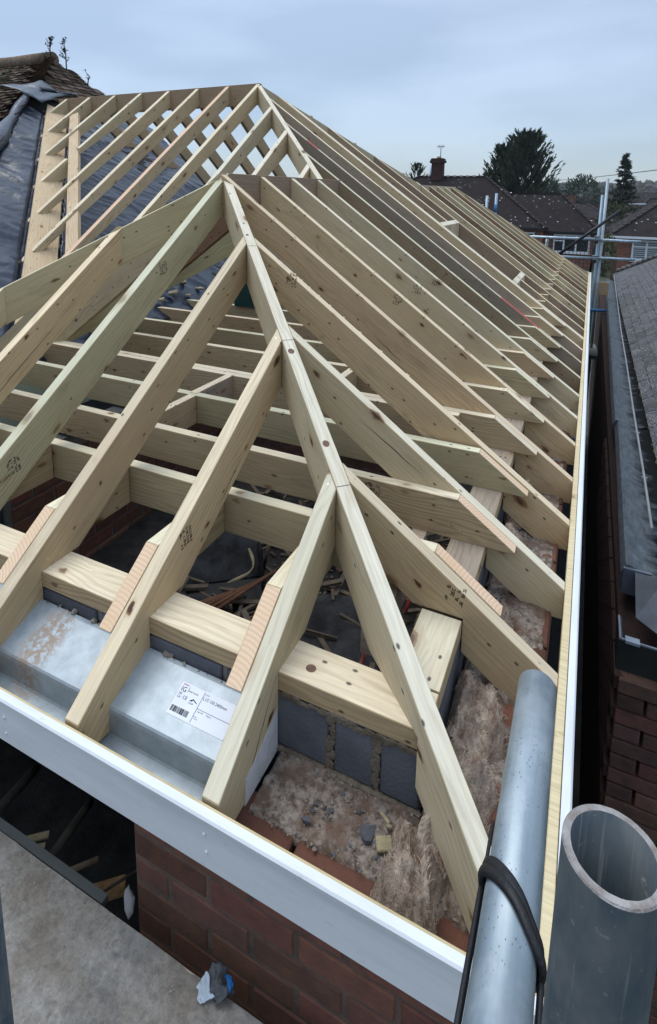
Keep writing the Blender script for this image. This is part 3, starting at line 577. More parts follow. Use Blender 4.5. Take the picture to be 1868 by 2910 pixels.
# knots, pencil lines, splits and nail heads that read one by one
def disc(par,lx,ly,lz,r,nrm='z',asp=1.):
    bm=bmesh.new(); vs=[bm.verts.new((r*asp*math.cos(2*PI*i/14),r*math.sin(2*PI*i/14),0)) for i in range(14)]; bm.faces.new(vs)
    mw=Matrix.Translation((lx,ly,lz+(.0004 if nrm=='z' else 0)))@(Matrix() if nrm=='z' else Matrix.Rotation(PI/2,4,'X')); from_bm('knot',bm,M['knot'],par,mw)
ck=1/math.cos(HS)
for r_q,rad in ((1.36,.012),(.985,.011),(2.08,.007)): disc(HIP,r_q*ck,.004,-.0115*math.cos(HS),rad,'z',1.15)
for x,y,rad in ((.30,.012,.012),(.82,-.018,.009),(1.5,.01,.008)): disc(PLATE,x,y,.106,rad,'z',1.1)
for d_ in (.60,1.0,1.41): box('pencil_line',(d_*q2*ck,0,-.0115*math.cos(HS)+.0004),(.0016,.042,.0004),M['ink'],HIP)
box('pencil_line',(.41,0,.1064),(.0016,.1,.0004),M['ink'],PLATE,Matrix.Rotation(R(-28),3,'Z'))
def split(par,x0,x1,z0,z1,side):
    L=Vector((x1-x0,0,z1-z0)); a=math.atan2(z1-z0,x1-x0); bm=bmesh.new(); n=12; rr=random.Random(int(x0*99))
    top=[bm.verts.new((L.length*i/n,0,.0025*math.sin(PI*i/n)*rr.uniform(.5,1)+.004*noise.noise(Vector((i*.4,x0,0))))) for i in range(n+1)]; bot=[bm.verts.new((v.co.x,0,v.co.z-.0030*math.sin(PI*i/n)-.0004)) for i,v in enumerate(top)]
    for i in range(n): bm.faces.new((top[i],top[i+1],bot[i+1],bot[i]))
    from_bm('split',bm,M['ink'],par,Matrix.Translation((x0,side*(WD/2+.0004),z0))@Matrix.Rotation(-a,4,'Y'))
split(fro[4],.62,1.25,-.10,-.085,-1); split(fro[0],.02,.26,-.12,-.055,-1); split(fro[1],.62,.80,-.125,-.11,-1); split(RD[3],.9,1.1,-.12,-.11,1); split(RD[1],.55,.85,-.05,-.06,1)
def nails(par,pts):
    for x,y,z,ax in pts:
        d=Vector((0,0,.0008)) if ax=='z' else Vector((0,ax*.0008,0)); p=Vector((x,y,z)); tube('nail_head',[p-d,p+d],.0028,M['nail'],par,8)
for k in range(3): nails(fro[k],[((-FX[k]-.05)/math.cos(SL),.006,0,'z'),(.30,-WD/2,-.05,-1),(.33,-WD/2,-.085,-1)])
for k in (0,1,2,3): 
    if k in RD: nails(RD[k],[((RY[k]-.06)/math.cos(SL),-.005,0,'z'),(.06,.004,0,'z')])
# red marker strokes on the ninth right rafter
for k,a,b in ((8,.32,.62),(8,2.25,2.36)):
    if k in RD:
        L=1/math.cos(SL); box('red_mark',((a+b)/2*L,0,.0006),((b-a)*L,WD*.9,.0004),M['red'],RD[k])
# ================================================================== debris on the ledge, insulation
def lumpy(name,c,s,mat,seed,amp=.35,f=3.,sub_=3,rot=0,parent=None,fine=0.):
    bm=bmesh.new(); bmesh.ops.create_icosphere(bm,subdivisions=sub_,radius=1.); off=Vector((seed*3.1,seed*1.7,seed*.9))
    for v in bm.verts:
        d=v.co.copy(); k=1+amp*noise.fractal(d*f*.5+off,1.,2.,4)+fine*noise.noise(d*f*5+off); v.co=Vector((d.x*s[0]*k,d.y*s[1]*k,d.z*s[2]*k))
    return from_bm(name,bm,mat,parent,Matrix.Translation(c)@Matrix.Rotation(rot,4,'Z'),True)
def shards(name,n,area,zf,smin,smax,mat,seed,flat=.5):
    rr=random.Random(seed); bm=bmesh.new()
    for i in range(n):
        x=rr.uniform(area[0],area[1]); y=rr.uniform(area[2],area[3]); s=rr.uniform(smin,smax)*(rr.random()**1.5*.8+.3)
        r=bmesh.ops.create_icosphere(bm,subdivisions=1,radius=s); m=Matrix.Translation((x,y,zf(x,y)+s*flat*.3))@Matrix.Rotation(rr.uniform(0,6),4,'Z')@Matrix.Rotation(rr.uniform(-.5,.5),4,'X')@Matrix.Diagonal((1,rr.uniform(.5,1),flat*rr.uniform(.5,1),1))
        for v in r['verts']: v.co+=Vector((rr.uniform(-1,1),rr.uniform(-1,1),rr.uniform(-1,1)))*s*.3
        bmesh.ops.transform(bm,matrix=m,verts=r['verts'])
    o=from_bm(name,bm,mat); return o
def bed(name,x0,x1,y0,y1,z,amp,mat,nx,ny,seed):
    bm=bmesh.new(); g={}
    for i in range(nx+1):
        for j in range(ny+1):
            x=x0+(x1-x0)*i/nx; y=y0+(y1-y0)*j/ny
            e=min(i,nx-i,j,ny-j); h=amp*(.5+noise.fractal(Vector((x*14+seed,y*14,0)),1,2,5)+.35*noise.noise(Vector((x*130,y*130,seed))))-(.010*max(0,noise.noise(Vector((x*22,seed,3)))+.2) if j<4 else 0) if e>0 else -.02
            g[i,j]=bm.verts.new((x,y,z+h))
    for i in range(nx):
        for j in range(ny): bm.faces.new((g[i,j],g[i+1,j],g[i+1,j+1],g[i,j+1]))
    return from_bm(name,bm,mat,None,None,True)
def rock(name,c,s,mat,seed,n=16,rot=0):
    rr=random.Random(seed); bm=bmesh.new()
    for i in range(n):
        d=Vector((rr.gauss(0,1),rr.gauss(0,1),rr.gauss(0,1))).normalized()*rr.uniform(.75,1.1); bm.verts.new((d.x*s[0],d.y*s[1],d.z*s[2]))
    r=bmesh.ops.convex_hull(bm,input=list(bm.verts)); bmesh.ops.delete(bm,geom=[v for v in bm.verts if not v.link_faces],context='VERTS'); bmesh.ops.subdivide_edges(bm,edges=list(bm.edges),cuts=2,use_grid_fill=True)
    for v in bm.verts: v.co*=1+.09*noise.noise(v.co*90+Vector((seed,0,0)))
    return from_bm(name,bm,mat,None,Matrix.Translation(c)@Matrix.Rotation(rot,4,'Z'))
LZ=lambda x,y:-.105+.012*noise.noise(Vector((x*14,y*14,0)))
o=bed('mortar_bed',-.61,-.06,.088,.252,-.110,.010,M['rubble'],90,32,1); tag(o,'bed of brown mortar droppings on the front wall behind the fascia','mortar',kind='stuff')
o=bed('mortar_bed',-.245,-.040,.3,4.4,-.092,.016,M['rubble'],22,170,5); tag(o,'mortar droppings along the brick leaf under the right rafters','mortar',kind='stuff')
o=shards('mortar_crumbs',620,(-.58,-.12,.085,.245),LZ,.0012,.005,M['mortar'],4); tag(o,'small crumbs of mortar over the front wall head','crumbs',kind='stuff')
o=shards('dark_crumbs',120,(-.50,-.16,.085,.24),LZ,.002,.008,M['block'],9); tag(o,'small dark block crumbs over the front wall head','crumbs',kind='stuff')
# mortar smeared on the block joints
bm=bmesh.new(); rr=random.Random(17)
for x0 in (-.475,-.36):
    for k in range(26):
        r=bmesh.ops.create_icosphere(bm,subdivisions=1,radius=rr.uniform(.004,.010)); bmesh.ops.transform(bm,matrix=Matrix.Translation((x0+rr.uniform(-.009,.006),.2505,-.10+.15*k/26))@Matrix.Diagonal((1,.35,1.6,1)),verts=r['verts'])
for k in range(120):
    x=-.62+.36*k/120; r=bmesh.ops.create_icosphere(bm,subdivisions=1,radius=rr.uniform(.006,.014)); bmesh.ops.transform(bm,matrix=Matrix.Translation((x,.2475,-.106))@Matrix.Diagonal((1.4,.8,.7,1)),verts=r['verts'])
    if rr.random()<.75 : r=bmesh.ops.create_icosphere(bm,subdivisions=1,radius=rr.uniform(.004,.011)); bmesh.ops.transform(bm,matrix=Matrix.Translation((x,.2500,.047+rr.uniform(-.006,.004)))@Matrix.Diagonal((1.6,.35,.9,1)),verts=r['verts'])
o=from_bm('joint_smears',bm,M['mortar'],wf); tag(o,kind='stuff',color=(.62,.56,.47))
for i,(x,y,s,m,l) in enumerate(((-.475,.125,.012,'block','small dark block chip lying alone on the mortar bed'),(-.345,.155,.026,'block','dark block lump beside the cream foam piece'),(-.275,.15,.032,'block','largest dark block lump by the insulation'),(-.255,.105,.027,'block','dark block lump nearest the front fascia'),(-.33,.215,.014,'mortar','pale mortar pebble below the blocks'))):
    o=rock('rubble_lump',(x,y,-.099),(s,s*.8,s*.62),M[m],i+2,12,i); tag(o,l,'rubble')
for i,(x,y,s,rz,l) in enumerate(((-.305,.15,(.034,.026,.012),.5,'cream foam piece among the dark block lumps'),(-.32,.20,(.03,.008,.005),-.5,'thin cream foam splinter under the blocks'),(-.305,.185,(.012,.007,.02),.2,'upright yellowish foam sliver'))):
    o=box('foam_piece',(x,y,-.094),s,M['foam'],None,Matrix.Rotation(rz,3,'Z')@Matrix.Rotation(.3,3,'X'),.002); tag(o,l,'foam')
def wool(x0,x1,y0,y1,z,h,label,seed,nfib):
    nfib=int(nfib*1.6)
    w=empty('glass_wool'); tag(w,label,'insulation','glass wool in the right wall cavity')
    nx,ny=max(8,int((x1-x0)/.006)),max(10,int((y1-y0)/.006)); bm=bmesh.new(); g={}
    for i in range(nx+1):
        for j in range(ny+1):
            u,v=i/nx,j/ny; x=x0+(x1-x0)*u; y=y0+(y1-y0)*v; e=min(1,4*min(u,1-u),5*min(v,1-v))
            p=Vector((x*9+seed,y*7,0)); q_=p+Vector((.5*noise.noise(p*1.7),.5*noise.noise(p*1.5+Vector((9,0,0))),0)); hh=h*(.3+1.3*noise.fractal(q_*.8,1,2,3))+.040*noise.ridged_multi_fractal(Vector((q_.x*2.4,q_.y*1.1,0)),1,2,5,1,2)-.02
            g[i,j]=bm.verts.new((x+.012*noise.noise(p*2.3),y+.012*noise.noise(p*2.1+Vector((5,5,5))),z+hh*e**.6-(1-e)*.03))
    for i in range(nx):
        for j in range(ny): bm.faces.new((g[i,j],g[i+1,j],g[i+1,j+1],g[i,j+1]))
    rr=random.Random(seed); pts=[v.co.copy() for v in bm.verts]; from_bm('batt',bm,M['wool'],w,None,True)
    bm=bmesh.new()
    for k in range(nfib):
        p=rr.choice(pts)+Vector((0,0,.001)); a=noise.noise(p*9)*4+rr.uniform(-.6,.6); L=rr.uniform(.006,.02); d=Vector((math.cos(a),math.sin(a),rr.uniform(-.1,.55))); s=Vector((-d.y,d.x,rr.uniform(-.5,.5)))*rr.uniform(.0003,.0008)
        q=p+d*L*.5+Vector((0,0,.004)); e=p+d*L
        v=[bm.verts.new(c) for c in (p-s,p+s,q+s,q-s,e)]; bm.faces.new((v[0],v[1],v[2],v[3])); bm.faces.new((v[3],v[2],v[4]))
    f=from_bm('fibres',bm,M['wool'],w); tag(f,kind='stuff',color=(1.25,1.2,1.15))
wool(-.255,-.105,.10,.66,-.09,.085,'big brown tuft of glass wool in the near corner right of the hip',1,900)
wool(-.31,-.165,.035,.22,-.105,.05,'ragged tuft of glass wool left of the hip foot',2,500)
wool(-.25,-.13,.68,1.0,-.09,.06,'glass wool tuft between the first and second right rafters',3,400)
wool(-.25,-.135,1.10,1.40,-.085,.06,'glass wool tuft between the second and third right rafters',4,300)
wool(-.25,-.14,1.52,1.80,-.08,.06,'glass wool tuft between the third and fourth right rafters',5,500)
wool(-.25,-.14,1.9,2.2,-.08,.06,'glass wool tuft between the fourth and fifth right rafters',6,400)
wool(-.25,-.14,2.3,2.58,-.06,.08,'glass wool tuft between the fifth and sixth right rafters',7,300)
o=shards('mortar_snots',60,(-1.95,-.66,.238,.249),lambda x,y:.016,.004,.013,M['mortar'],12,.8); tag(o,'mortar squeezed out along the back of the lintel','mortar',kind='stuff')
# ================================================================== loft clutter
rr=random.Random(21); bm=bmesh.new()
for i in range(260):
    x=rr.uniform(-1.75,-.45); y=rr.uniform(.5,2.2); L=rr.uniform(.05,.3); a=rr.uniform(0,PI); z=-.57+rr.random()*.07
    box_bm(bm,(x,y,z),(L,rr.uniform(.006,.025),rr.uniform(.005,.015)),Matrix.Rotation(a,3,'Z')@Matrix.Rotation(rr.uniform(-.25,.25),3,'Y'))
o=from_bm('broken_laths',bm,M['stick']); tag(o,'broken laths and splinters strewn over the dark loft floor','debris',kind='stuff')
o=shards('loft_rubble',320,(-1.7,-.5,.5,2.2),lambda x,y:-.585,.008,.035,M['mortar_old'],5); tag(o,'plaster rubble over the dark loft floor','rubble',kind='stuff')
bx=empty('plastic_trough',(-1.50,1.20,-.57),R(38)); tag(bx,'black plastic trough lying on its side in the loft','trough')
box('side',(0,0,.12),(.42,.012,.22),M['felt_dusty'],bx,Matrix.Rotation(R(-38),3,'X')); box('base',(0,-.10,.02),(.42,.2,.012),M['black'],bx,Matrix.Rotation(R(8),3,'X')); box('end',(.21,-.06,.09),(.012,.17,.17),M['black'],bx,Matrix.Rotation(R(-20),3,'X'))
bm=bmesh.new(); pts=[Vector((-1.36+.06*math.sin(t*2.2)+.02*t,1.28-.12*t,-.42-.03*t)) for t in [i/10*1.6 for i in range(11)]]; tube_bm(bm,pts,[.006+.003*math.sin(i) for i in range(11)],6); o=from_bm('sealant_strip',bm,M['foam']); tag(o,'curled cream sealant strip hanging off the black trough','strip')
for i in range(5):
    a=R(48+i*5); p=Vector((-1.37+.03*i,1.03+.012*i,-.52+.01*i)); d=Vector((math.cos(a),math.sin(a),0))*.17; o=tube('reddish_lath',[p-d,p+d+Vector((0,0,.03))],.008,M['copper'],None,6); tag(o,'%s reddish brown lath from the left in the bundle on the loft floor'%ORD[i],'lath','reddish laths on the loft floor')
for p,d,l in (((-1.43,1.35,-.45),(.02,.02,.32),'thin grey stick standing upright in the loft rubble'),((-1.28,1.30,-.47),(.07,-.05,.22),'thin grey stick leaning left in the loft rubble'),((-1.15,1.45,-.5),(.25,.02,.05),'long grey lath lying flat under the trimmer'),((-1.53,.98,-.5),(.03,.10,.10),'short grey stick beside the black trough')):
    p=Vector(p); d=Vector(d); o=tube('stick',[p-d*.5,p+d*.5],.008,M['stick'],None,6); tag(o,l,'stick')
o=box('board_scrap',(-1.60,.98,-.53),(.16,.14,.02),M['mortar'],None,Matrix.Rotation(R(40),3,'Z')@Matrix.Rotation(R(22),3,'X'),.003); tag(o,'beige board scrap with a curled edge on the loft floor','scrap')
for i,(x,y,sx,sy) in enumerate(((-.85,1.05,.42,.5),(-.62,.72,.3,.4),(-.95,.66,.35,.3))):
    o=box('felt_sheet',(x,y,-.545+.012*i),(sx,sy,.008),M['felt_dusty'],None,Matrix.Rotation(R(20+30*i),3,'Z')@Matrix.Rotation(R(6),3,'X'),.002); tag(o,['large','small','torn'][i]+' sheet of dusty black roofing felt on the loft floor by the hip','felt sheet')
o=tube('red_cable',[(-.62,.55,-.5),(-.60,.62,-.38),(-.55,.66,-.2),(-.56,.74,-.1)],.006,M['red'],None,6); tag(o,'red cable looping behind the right wall plate','cable')
o=tube('red_cable',[(-.50,.95,-.2),(-.47,1.02,-.1),(-.5,1.1,-.25)],.009,M['red'],None,6); tag(o,'red cable under the second ceiling joist','cable')
o=box('yellow_strip',(-1.02,1.32,-.42),(.012,.012,.2),M['foam']); tag(o,'small yellow upright strip under the third ceiling joist','strip')
o=box('green_panel',(-2.72,3.36,.47),(.20,.02,.44),M['greenpost']); tag(o,'dark green upright panel standing on the joists behind','panel')
o=box('silver_batten',(-.93,1.2,-.1),(.5,.05,.03),M['white']); tag(o,'pale dusty batten in the dark gap behind the second joist','batten',color=(.6,.6,.65))
# things seen through the opening under the front fascia
o=box('strand_board_piece',(-1.12,.12,-.72),(.13,.05,.012),M['osb'],None,Matrix.Rotation(R(42),3,'Z'),.002); tag(o,'orange strand board offcut in the dark opening','offcut')
for dx in (0,.028):
    o=box('pale_scrap',(-1.40+dx*.6,.13-dx,-.71),(.07,.02,.006),M['foam'],None,Matrix.Rotation(R(40),3,'Z')); tag(o,('upper' if dx==0 else 'lower')+' of two pale scraps by the scaffold board edge','scrap')
for a,b,r,l in (((-1.36,.30,-.75),(-1.30,.03,-.70),.014,'dark pipe running under the front fascia'),((-1.62,.30,-.75),(-1.56,.03,-.70),.016,'thicker dark pipe at the left under the front fascia'),((-1.21,.19,-.75),(-1.28,.10,-.74),.008,'rusty stick on the dark floor below the fascia'),((-1.03,.24,-.7),(-1.12,.06,-.68),.004,'thin dark cable on the floor below the fascia')):
    o=tube('pipe' if 'pipe' in l else 'stick' if 'stick' in l else 'cable',[a,b],r,M['stick'] if 'rusty' in l else M['felt'],None,8); tag(o,l,'pipe' if 'pipe' in l else 'stick' if 'stick' in l else 'cable',color=(1.6,1.5,1.4))
rr=random.Random(5); bm=bmesh.new()
for k in range(40):
    a=(rr.uniform(-1.05,-1.0),rr.uniform(.1,.18),-.72)
o=lumpy('crumpled_paper',(-1.03,.135,-.71),(.012,.04,.006),M['white'],8,.6,3,2,.9); tag(o,'torn white scrap against the brick jamb','scrap')
bm=bmesh.new()
# ================================================================== scaffold
for i,(y0,y1) in enumerate(((-.262,-.037),(-.493,-.268),(-.724,-.499))):
    d=empty('scaffold_board'); tag(d,['dusty grey scaffold board nearest the house wall','second dusty scaffold board from the house wall','third scaffold board from the house wall'][i],'scaffold board','scaffold boards underfoot')
    bm=bmesh.new(); nx,ny=90,10
    for a in range(nx+1):
        for b in range(ny+1):
            x=-2.6+3.4*a/nx; y=y0+(y1-y0)*b/ny; bm.verts.new((x,y,-.42+.003*noise.fractal(Vector((x*9,y*9,i)),1,2,4)-(.004 if b in(0,ny) else 0)))
    bm.verts.ensure_lookup_table(); vs=list(bm.verts)
    for a in range(nx):
        for b in range(ny): bm.faces.new((vs[a*(ny+1)+b],vs[(a+1)*(ny+1)+b],vs[(a+1)*(ny+1)+b+1],vs[a*(ny+1)+b+1]))
    from_bm('top_face',bm,M['deck'],d,None,True); box('plank',(-.9,(y0+y1)/2,-.4435),(3.4,y1-y0-.002,.036),M['wood_grey'],d)
o=box('ledger_batten',(-1.75,-.024,-.435),(1.62,.02,.02),M['plaster']); tag(o,'dark batten along the edge of the scaffold board below the opening','batten',color=(.5,.55,.55))
o=shards('grit',700,(-1.7,.0,-.25,-.05),lambda x,y:-.421,.0015,.005,M['mortar'],31); tag(o,'grit and crumbs on the scaffold boards','grit',kind='stuff')
# crumpled scrap on the deck
rg=empty('crumpled_scrap',(-.60,-.035,-.415),R(-35)); rg.scale=(.78,.78,.85); tag(rg,'crumpled grey and pale scrap with a bright blue end on the scaffold board','scrap')
def sheet(name,nx,ny,fn,mat,parent,mw=None,thick=.0):
    bm=bmesh.new(); g=[[bm.verts.new(fn(i/nx,j/ny)) for j in range(ny+1)] for i in range(nx+1)]
    for i in range(nx):
        for j in range(ny): bm.faces.new((g[i][j],g[i+1][j],g[i+1][j+1],g[i][j+1]))
    if thick: bmesh.ops.solidify(bm,geom=list(bm.faces),thickness=thick)
    return from_bm(name,bm,mat,parent,mw,True)
def crag(u,v,k): return .010*noise.noise(Vector((u*6,v*6,k)))+.004*noise.noise(Vector((u*17,v*17,k)))
sheet('grey_side',26,16,lambda u,v:Vector(((u-.5)*(.085-.03*abs(v-.5)),(v-.5)*.052+.008*math.sin(u*9),.020*math.sin(v*PI)+crag(u,v,1)+.012*max(0,.25-u))),M['plaster'],rg,None,.0015).color=(1.35,1.45,1.65,1)
sheet('pale_side',18,14,lambda u,v:Vector(((u-.5)*(.06-.022*v)-.010,-.022-v*.034+.004*math.sin(u*7),.011*(1-v)+.6*crag(u,v,3))),M['paper'],rg,None,.001).color=(.9,1.,1.05,1)
sheet('blue_end',16,12,lambda u,v:Vector((.014+(u-.5)*(.042-.024*v*v),.016+v*.018,.014+.013*math.sin(u*PI)*math.cos(v*1.4)+.6*crag(u,v,7))),M['paint_blue'],rg,None,.001).color=(.8,1.4,1.6,1)
# vertical standard, open tube, nearest the lens
st=empty('scaffold_standard'); tag(st,'open-topped dull grey scaffold tube standing at the near corner','scaffold tube','scaffold tubes by the near corner')
def open_tube(parent,x,y,z0,z1,mat,matin,n=48,ro=.0242,ri=.0202):
    bm=bmesh.new()
    def ring(r,z,j=0): return [bm.verts.new((x+r*math.cos(2*PI*k/n),y+r*math.sin(2*PI*k/n),z+j*.00012*math.sin(k*2.3))) for k in range(n)]
    zs=[z0,z0+(z1-z0)*.5,z1-.001]; O=[ring(ro,z) for z in zs]
    for a,b in zip(O,O[1:]):
        for k in range(n): f=bm.faces.new((a[k],a[(k+1)%n],b[(k+1)%n],b[k])); f.smooth=True
    t0=ring(ro-.0008,z1,1); t1=ring(ri,z1,1); i0=ring(ri-.0003,z1-.5)
    for a,b,mi in ((O[-1],t0,1),(t0,t1,1),(t1,i0,0)):
        for k in range(n): f=bm.faces.new((a[k],a[(k+1)%n],b[(k+1)%n],b[k])); f.material_index=mi; f.smooth=mi==0
    return from_bm('tube',bm,[mat,matin],parent)
open_tube(st,.0135,-.520,-3.,.927,M['galv_dull'],M['rust_rim'])
st2=empty('scaffold_standard'); tag(st2,'dark scaffold tube cutting the lower left corner above the deck','scaffold tube','scaffold tubes by the near corner')
open_tube(st2,-.664,-.453,-3.,.62,M['galv_dull'],M['rust_rim'])
rt_=empty('guard_rail'); tag(rt_,'bright galvanised guard rail tube pointing back past the near hip foot','guard rail')
P0,P1=Vector((-.036,-.062,.596)),Vector((-.036,-.50,.643)); dd=(P1-P0).normalized()
bm=bmesh.new(); tube_bm(bm,[P0+dd*.0,P0+dd*.0008,P0+dd*.15,P1],[.0225,.0242,.0242,.0242],40); 
rail=from_bm('tube',bm,M['galv'],rt_,Matrix())
# local frame along the tube for the streaky zinc
q=dd.to_track_quat('Z','Y').to_matrix().to_4x4(); mw=Matrix.Translation(P0)@q; rail.data.transform(mw.inverted()); rail.matrix_local=mw
# black rubber strap
sp=empty('rubber_strap'); tag(sp,'black rubber strap looped tightly round the guard rail tube','strap')
aX=Vector((1,0,0)); bX=dd.cross(aX).normalized()
def on_rail(s,th,r=.0262): 
    return P0+dd*s+r*(math.cos(th)*aX+math.sin(th)*bX)
top=1 if bX.z>0 else -1
def loop(s0,s1,r):
    return [on_rail(s0+(s1-s0)*(.5-.5*math.cos(th)),th,r+.001*math.sin(5*th)) for th in [2*PI*i/40 for i in range(41)]]
def strap(name,pts,wd,th,parent):
    bm=bmesh.new(); tube_bm(bm,pts,1.,8); 
    bm.free(); bm=bmesh.new(); rings=[]
    for i,p in enumerate(pts):
        d=(pts[min(i+1,len(pts)-1)]-pts[max(i-1,0)]).normalized(); n=(p-(P0+dd*((p-P0).dot(dd)))); n=(n-d*n.dot(d)).normalized(); s=d.cross(n)
        rings.append([bm.verts.new(p+s*wd*a+n*th*b) for a,b in ((-1,0),(-.7,1),(0,1.25),(.7,1),(1,0),(.6,-.4),(-.6,-.4))])
    for r0,r1 in zip(rings,rings[1:]):
        for k in range(7): f=bm.faces.new((r0[k],r0[(k+1)%7],r1[(k+1)%7],r1[k])); f.smooth=True
    return from_bm(name,bm,M['rubber'],parent)
S_A,S_B=.274,.326
strap('band',loop(S_B,S_A,.0250),.0068,.0034,sp)
strap('band',loop(S_B+.009,S_A+.009,.0270),.0052,.0036,sp)
strap('tail',[on_rail(S_A-.055+.01*i,PI+.12,.0262) for i in range(7)],.0026,.002,sp)
strap('tail',[on_rail(S_A+.002+.03*i,PI+.25-.03*i,.027) for i in range(9)],.005,.003,sp)
strap('tail',[on_rail(S_B-.004+.022*i,-.12-.02*i,.0272) for i in range(6)],.005,.003,sp)
# far scaffold beyond the end of the fascia
def stube(a,b,label,mat='galv',r=.0242,grp='scaffold tubes beyond the far end of the roof',col=None):
    o=tube('scaffold_tube',[a,b],r,M[mat],None,14); tag(o,label,'scaffold tube',grp,color=col); return o
FY=9.78
stube((.155,FY,-3),(.155,FY,1.535),'tallest pale scaffold standard past the far end of the fascia')
stube((.10,FY+.05,-3),(.10,FY+.05,1.27),'shorter standard with blue paint beside the tallest one',col=(.85,.95,1.05))
stube((-1.5,FY+.06,.53),(.12,FY+.06,.535),'upper white guard rail running left behind the far rafters',col=(1.5,1.5,1.5))
stube((.10,FY-.05,.535),(.72,FY-.05,.53),'upper guard rail stub reaching right, white and blue',col=(1.35,1.4,1.45))
stube((-1.2,FY+.06,.205),(.1,FY+.06,.215),'lower white guard rail running left behind the far rafters',col=(1.4,1.4,1.4))
stube((.06,FY-.05,.235),(.66,FY-.05,.235),'lower guard rail stub reaching right, bluish',col=(1.2,1.25,1.3))
stube((-.62,FY-.1,.14),(.385,FY-.1,1.03),'black diagonal brace across the far scaffold','black',.026)
stube((.02,FY+.1,-.1),(.06,FY+.1,.45),'dark short upright brace below the far guard rail','black',.022)
stube((-.71,FY+.14,-2),(-.70,FY+.14,.55),'grey upright behind the far guard rails',col=(1.,1.05,1.))
stube((-1.76,FY+.1,-2),(-1.76,FY+.1,1.23),'left of two bluish poles rising behind the far rafters',col=(.95,1.0,1.05))
p=stube((-1.60,FY+.1,-2),(-1.60,FY+.1,1.275),'right of two bluish poles rising behind the far rafters',col=(.9,1.0,1.1)); tube('blue_band',[(-1.60,FY+.1,.93),(-1.60,FY+.1,1.08)],.025,M['paint_blue'],p,14)
stube((.05,FY-.05,-.66),(.42,FY-.05,-.64),'low blue transom between the fascia and the neighbouring gutter','paint_blue')
for z in (.545,.225):
    cp=empty('scaffold_coupler',(.085,FY-.04,z)); tag(cp,('upper' if z>.4 else 'lower')+' black-mouthed scaffold coupler on the far standard','coupler','couplers on the far standard')
    bm=bmesh.new(); box_bm(bm,(0,0,0),(.075,.06,.07),None,0,.012); from_bm('body',bm,M['galv'],cp); tube('socket',[(-.01,-.10,-.045),(-.01,.02,-.045)],.031,M['black'],cp,14); tube('bolt',[(-.05,-.02,.04),(.05,-.02,.05)],.012,M['galv'],cp,8)
o=box('timber_board',(.225,FY+.02,-.285),(.21,.04,.225),M['wood'],None,None,.004); tag(o,'pale board on edge beyond the far end of the fascia','board',color=(.8,.7,.62))
gu=empty('brick_guard'); tag(gu,'dark wire mesh guard hanging on the far guard rails','mesh guard')
bm=bmesh.new()
for i in range(14): box_bm(bm,(-.75+.06*i,FY+.1,.28),(.006,.006,.5))
for i in range(8): box_bm(bm,(-.36,FY+.1,.05+.065*i),(.78,.006,.006))
from_bm('wires',bm,M['black'],gu)
# ================================================================== neighbouring bungalow on the right
nb=empty('bungalow'); tag(nb,'neighbouring brick bungalow close on the right with a grey tiled roof','bungalow')
YN0,YN1=1.66,12.9
def pbox(name,c,s,mat,par,**k): return box(name,c,s,mat,par,**k)
bm=bmesh.new(); box_bm(bm,(1.7,(YN0+.06+YN1)/2,-1.87),(2.9,YN1-YN0-.06,2.36)); core=from_bm('wall_core',bm,M['brick_dark'],nb); core.color=(.3,.3,.32,1);  # tint darkens the core to paint the shadow of the passage
# front bricks, one by one
ang=0.; rr=random.Random(8)
for c in range(30):
    z=-.80-.075*c; s=.248-(.112 if c%2 else 0)
    while s<1.15:
        a,b=max(s,.248),s+.215
        if b-a>.05:
            me=brick_mesh('brick_dark') if b-a>.2 else brick_mesh('brick_dark',.10); b_=link('brick',me,nb,Matrix.Translation(((a+b)/2,YN0+.03+rr.uniform(-.002,.002),z))); k=rr.uniform(.65,1.2); b_.color=(k*rr.uniform(.85,1.15),k*rr.uniform(.9,1.05),k,1)
        s+=.225
# passage side of the neighbour: brick courses (sides), tinted dark as painted passage shade
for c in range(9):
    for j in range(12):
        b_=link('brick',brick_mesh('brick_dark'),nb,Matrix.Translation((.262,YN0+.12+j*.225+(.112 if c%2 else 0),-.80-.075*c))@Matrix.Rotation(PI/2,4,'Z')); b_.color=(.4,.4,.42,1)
# concrete gutter along the passage
def extrude_y(name,pr,y0,y1,mat,parent,x1=None,smooth=False):
    bm=bmesh.new(); sk=(0,0) if x1 is None else (0,x1); a=[bm.verts.new((x+sk[0],y0,z)) for x,z in pr]; b=[bm.verts.new((x+sk[1],y1,z)) for x,z in pr]; n=len(pr)
    for i in range(n): bm.faces.new((a[i],a[(i+1)%n],b[(i+1)%n],b[i]))
    bm.faces.new(a); bm.faces.new(b[::-1]); bmesh.ops.recalc_face_normals(bm,faces=bm.faces); return from_bm(name,bm,mat,parent)
def m_gut():
    n=NB('wet_stained_shaded_gutter'); p=n.pos(); sp_=n.N.new('ShaderNodeSeparateXYZ'); n.L.new(p,sp_.inputs[0])
    wob=n.noise(n.map(p,(1,2.6,1)),4.,5,.65); xx=n.math('ADD',sp_.outputs[0],n.math('MULTIPLY_ADD',wob,.28,-.14)); xx=n.math('SUBTRACT',xx,n.math('MULTIPLY',sp_.outputs[1],.012))
    k=n.ramp(n.math('MULTIPLY_ADD',xx,5.,-1.62),(.0,0.),(.4,1.)); f=n.noise(n.map(p,(9,3,9)),4.,5,.7); n.b.inputs['Specular IOR Level'].default_value=.06  # dark toward the tiles: wet stains plus trough shade painted into the colour
    col=n.mix(k,n.mix(n.ramp(f,(.35,0.),(.7,1.)),(.055,.066,.076),(.115,.130,.142)),(.010,.0105,.011)); n.bump(f,.3,.006); return n.fin(col,n.math('MULTIPLY_ADD',k,.35,.6))
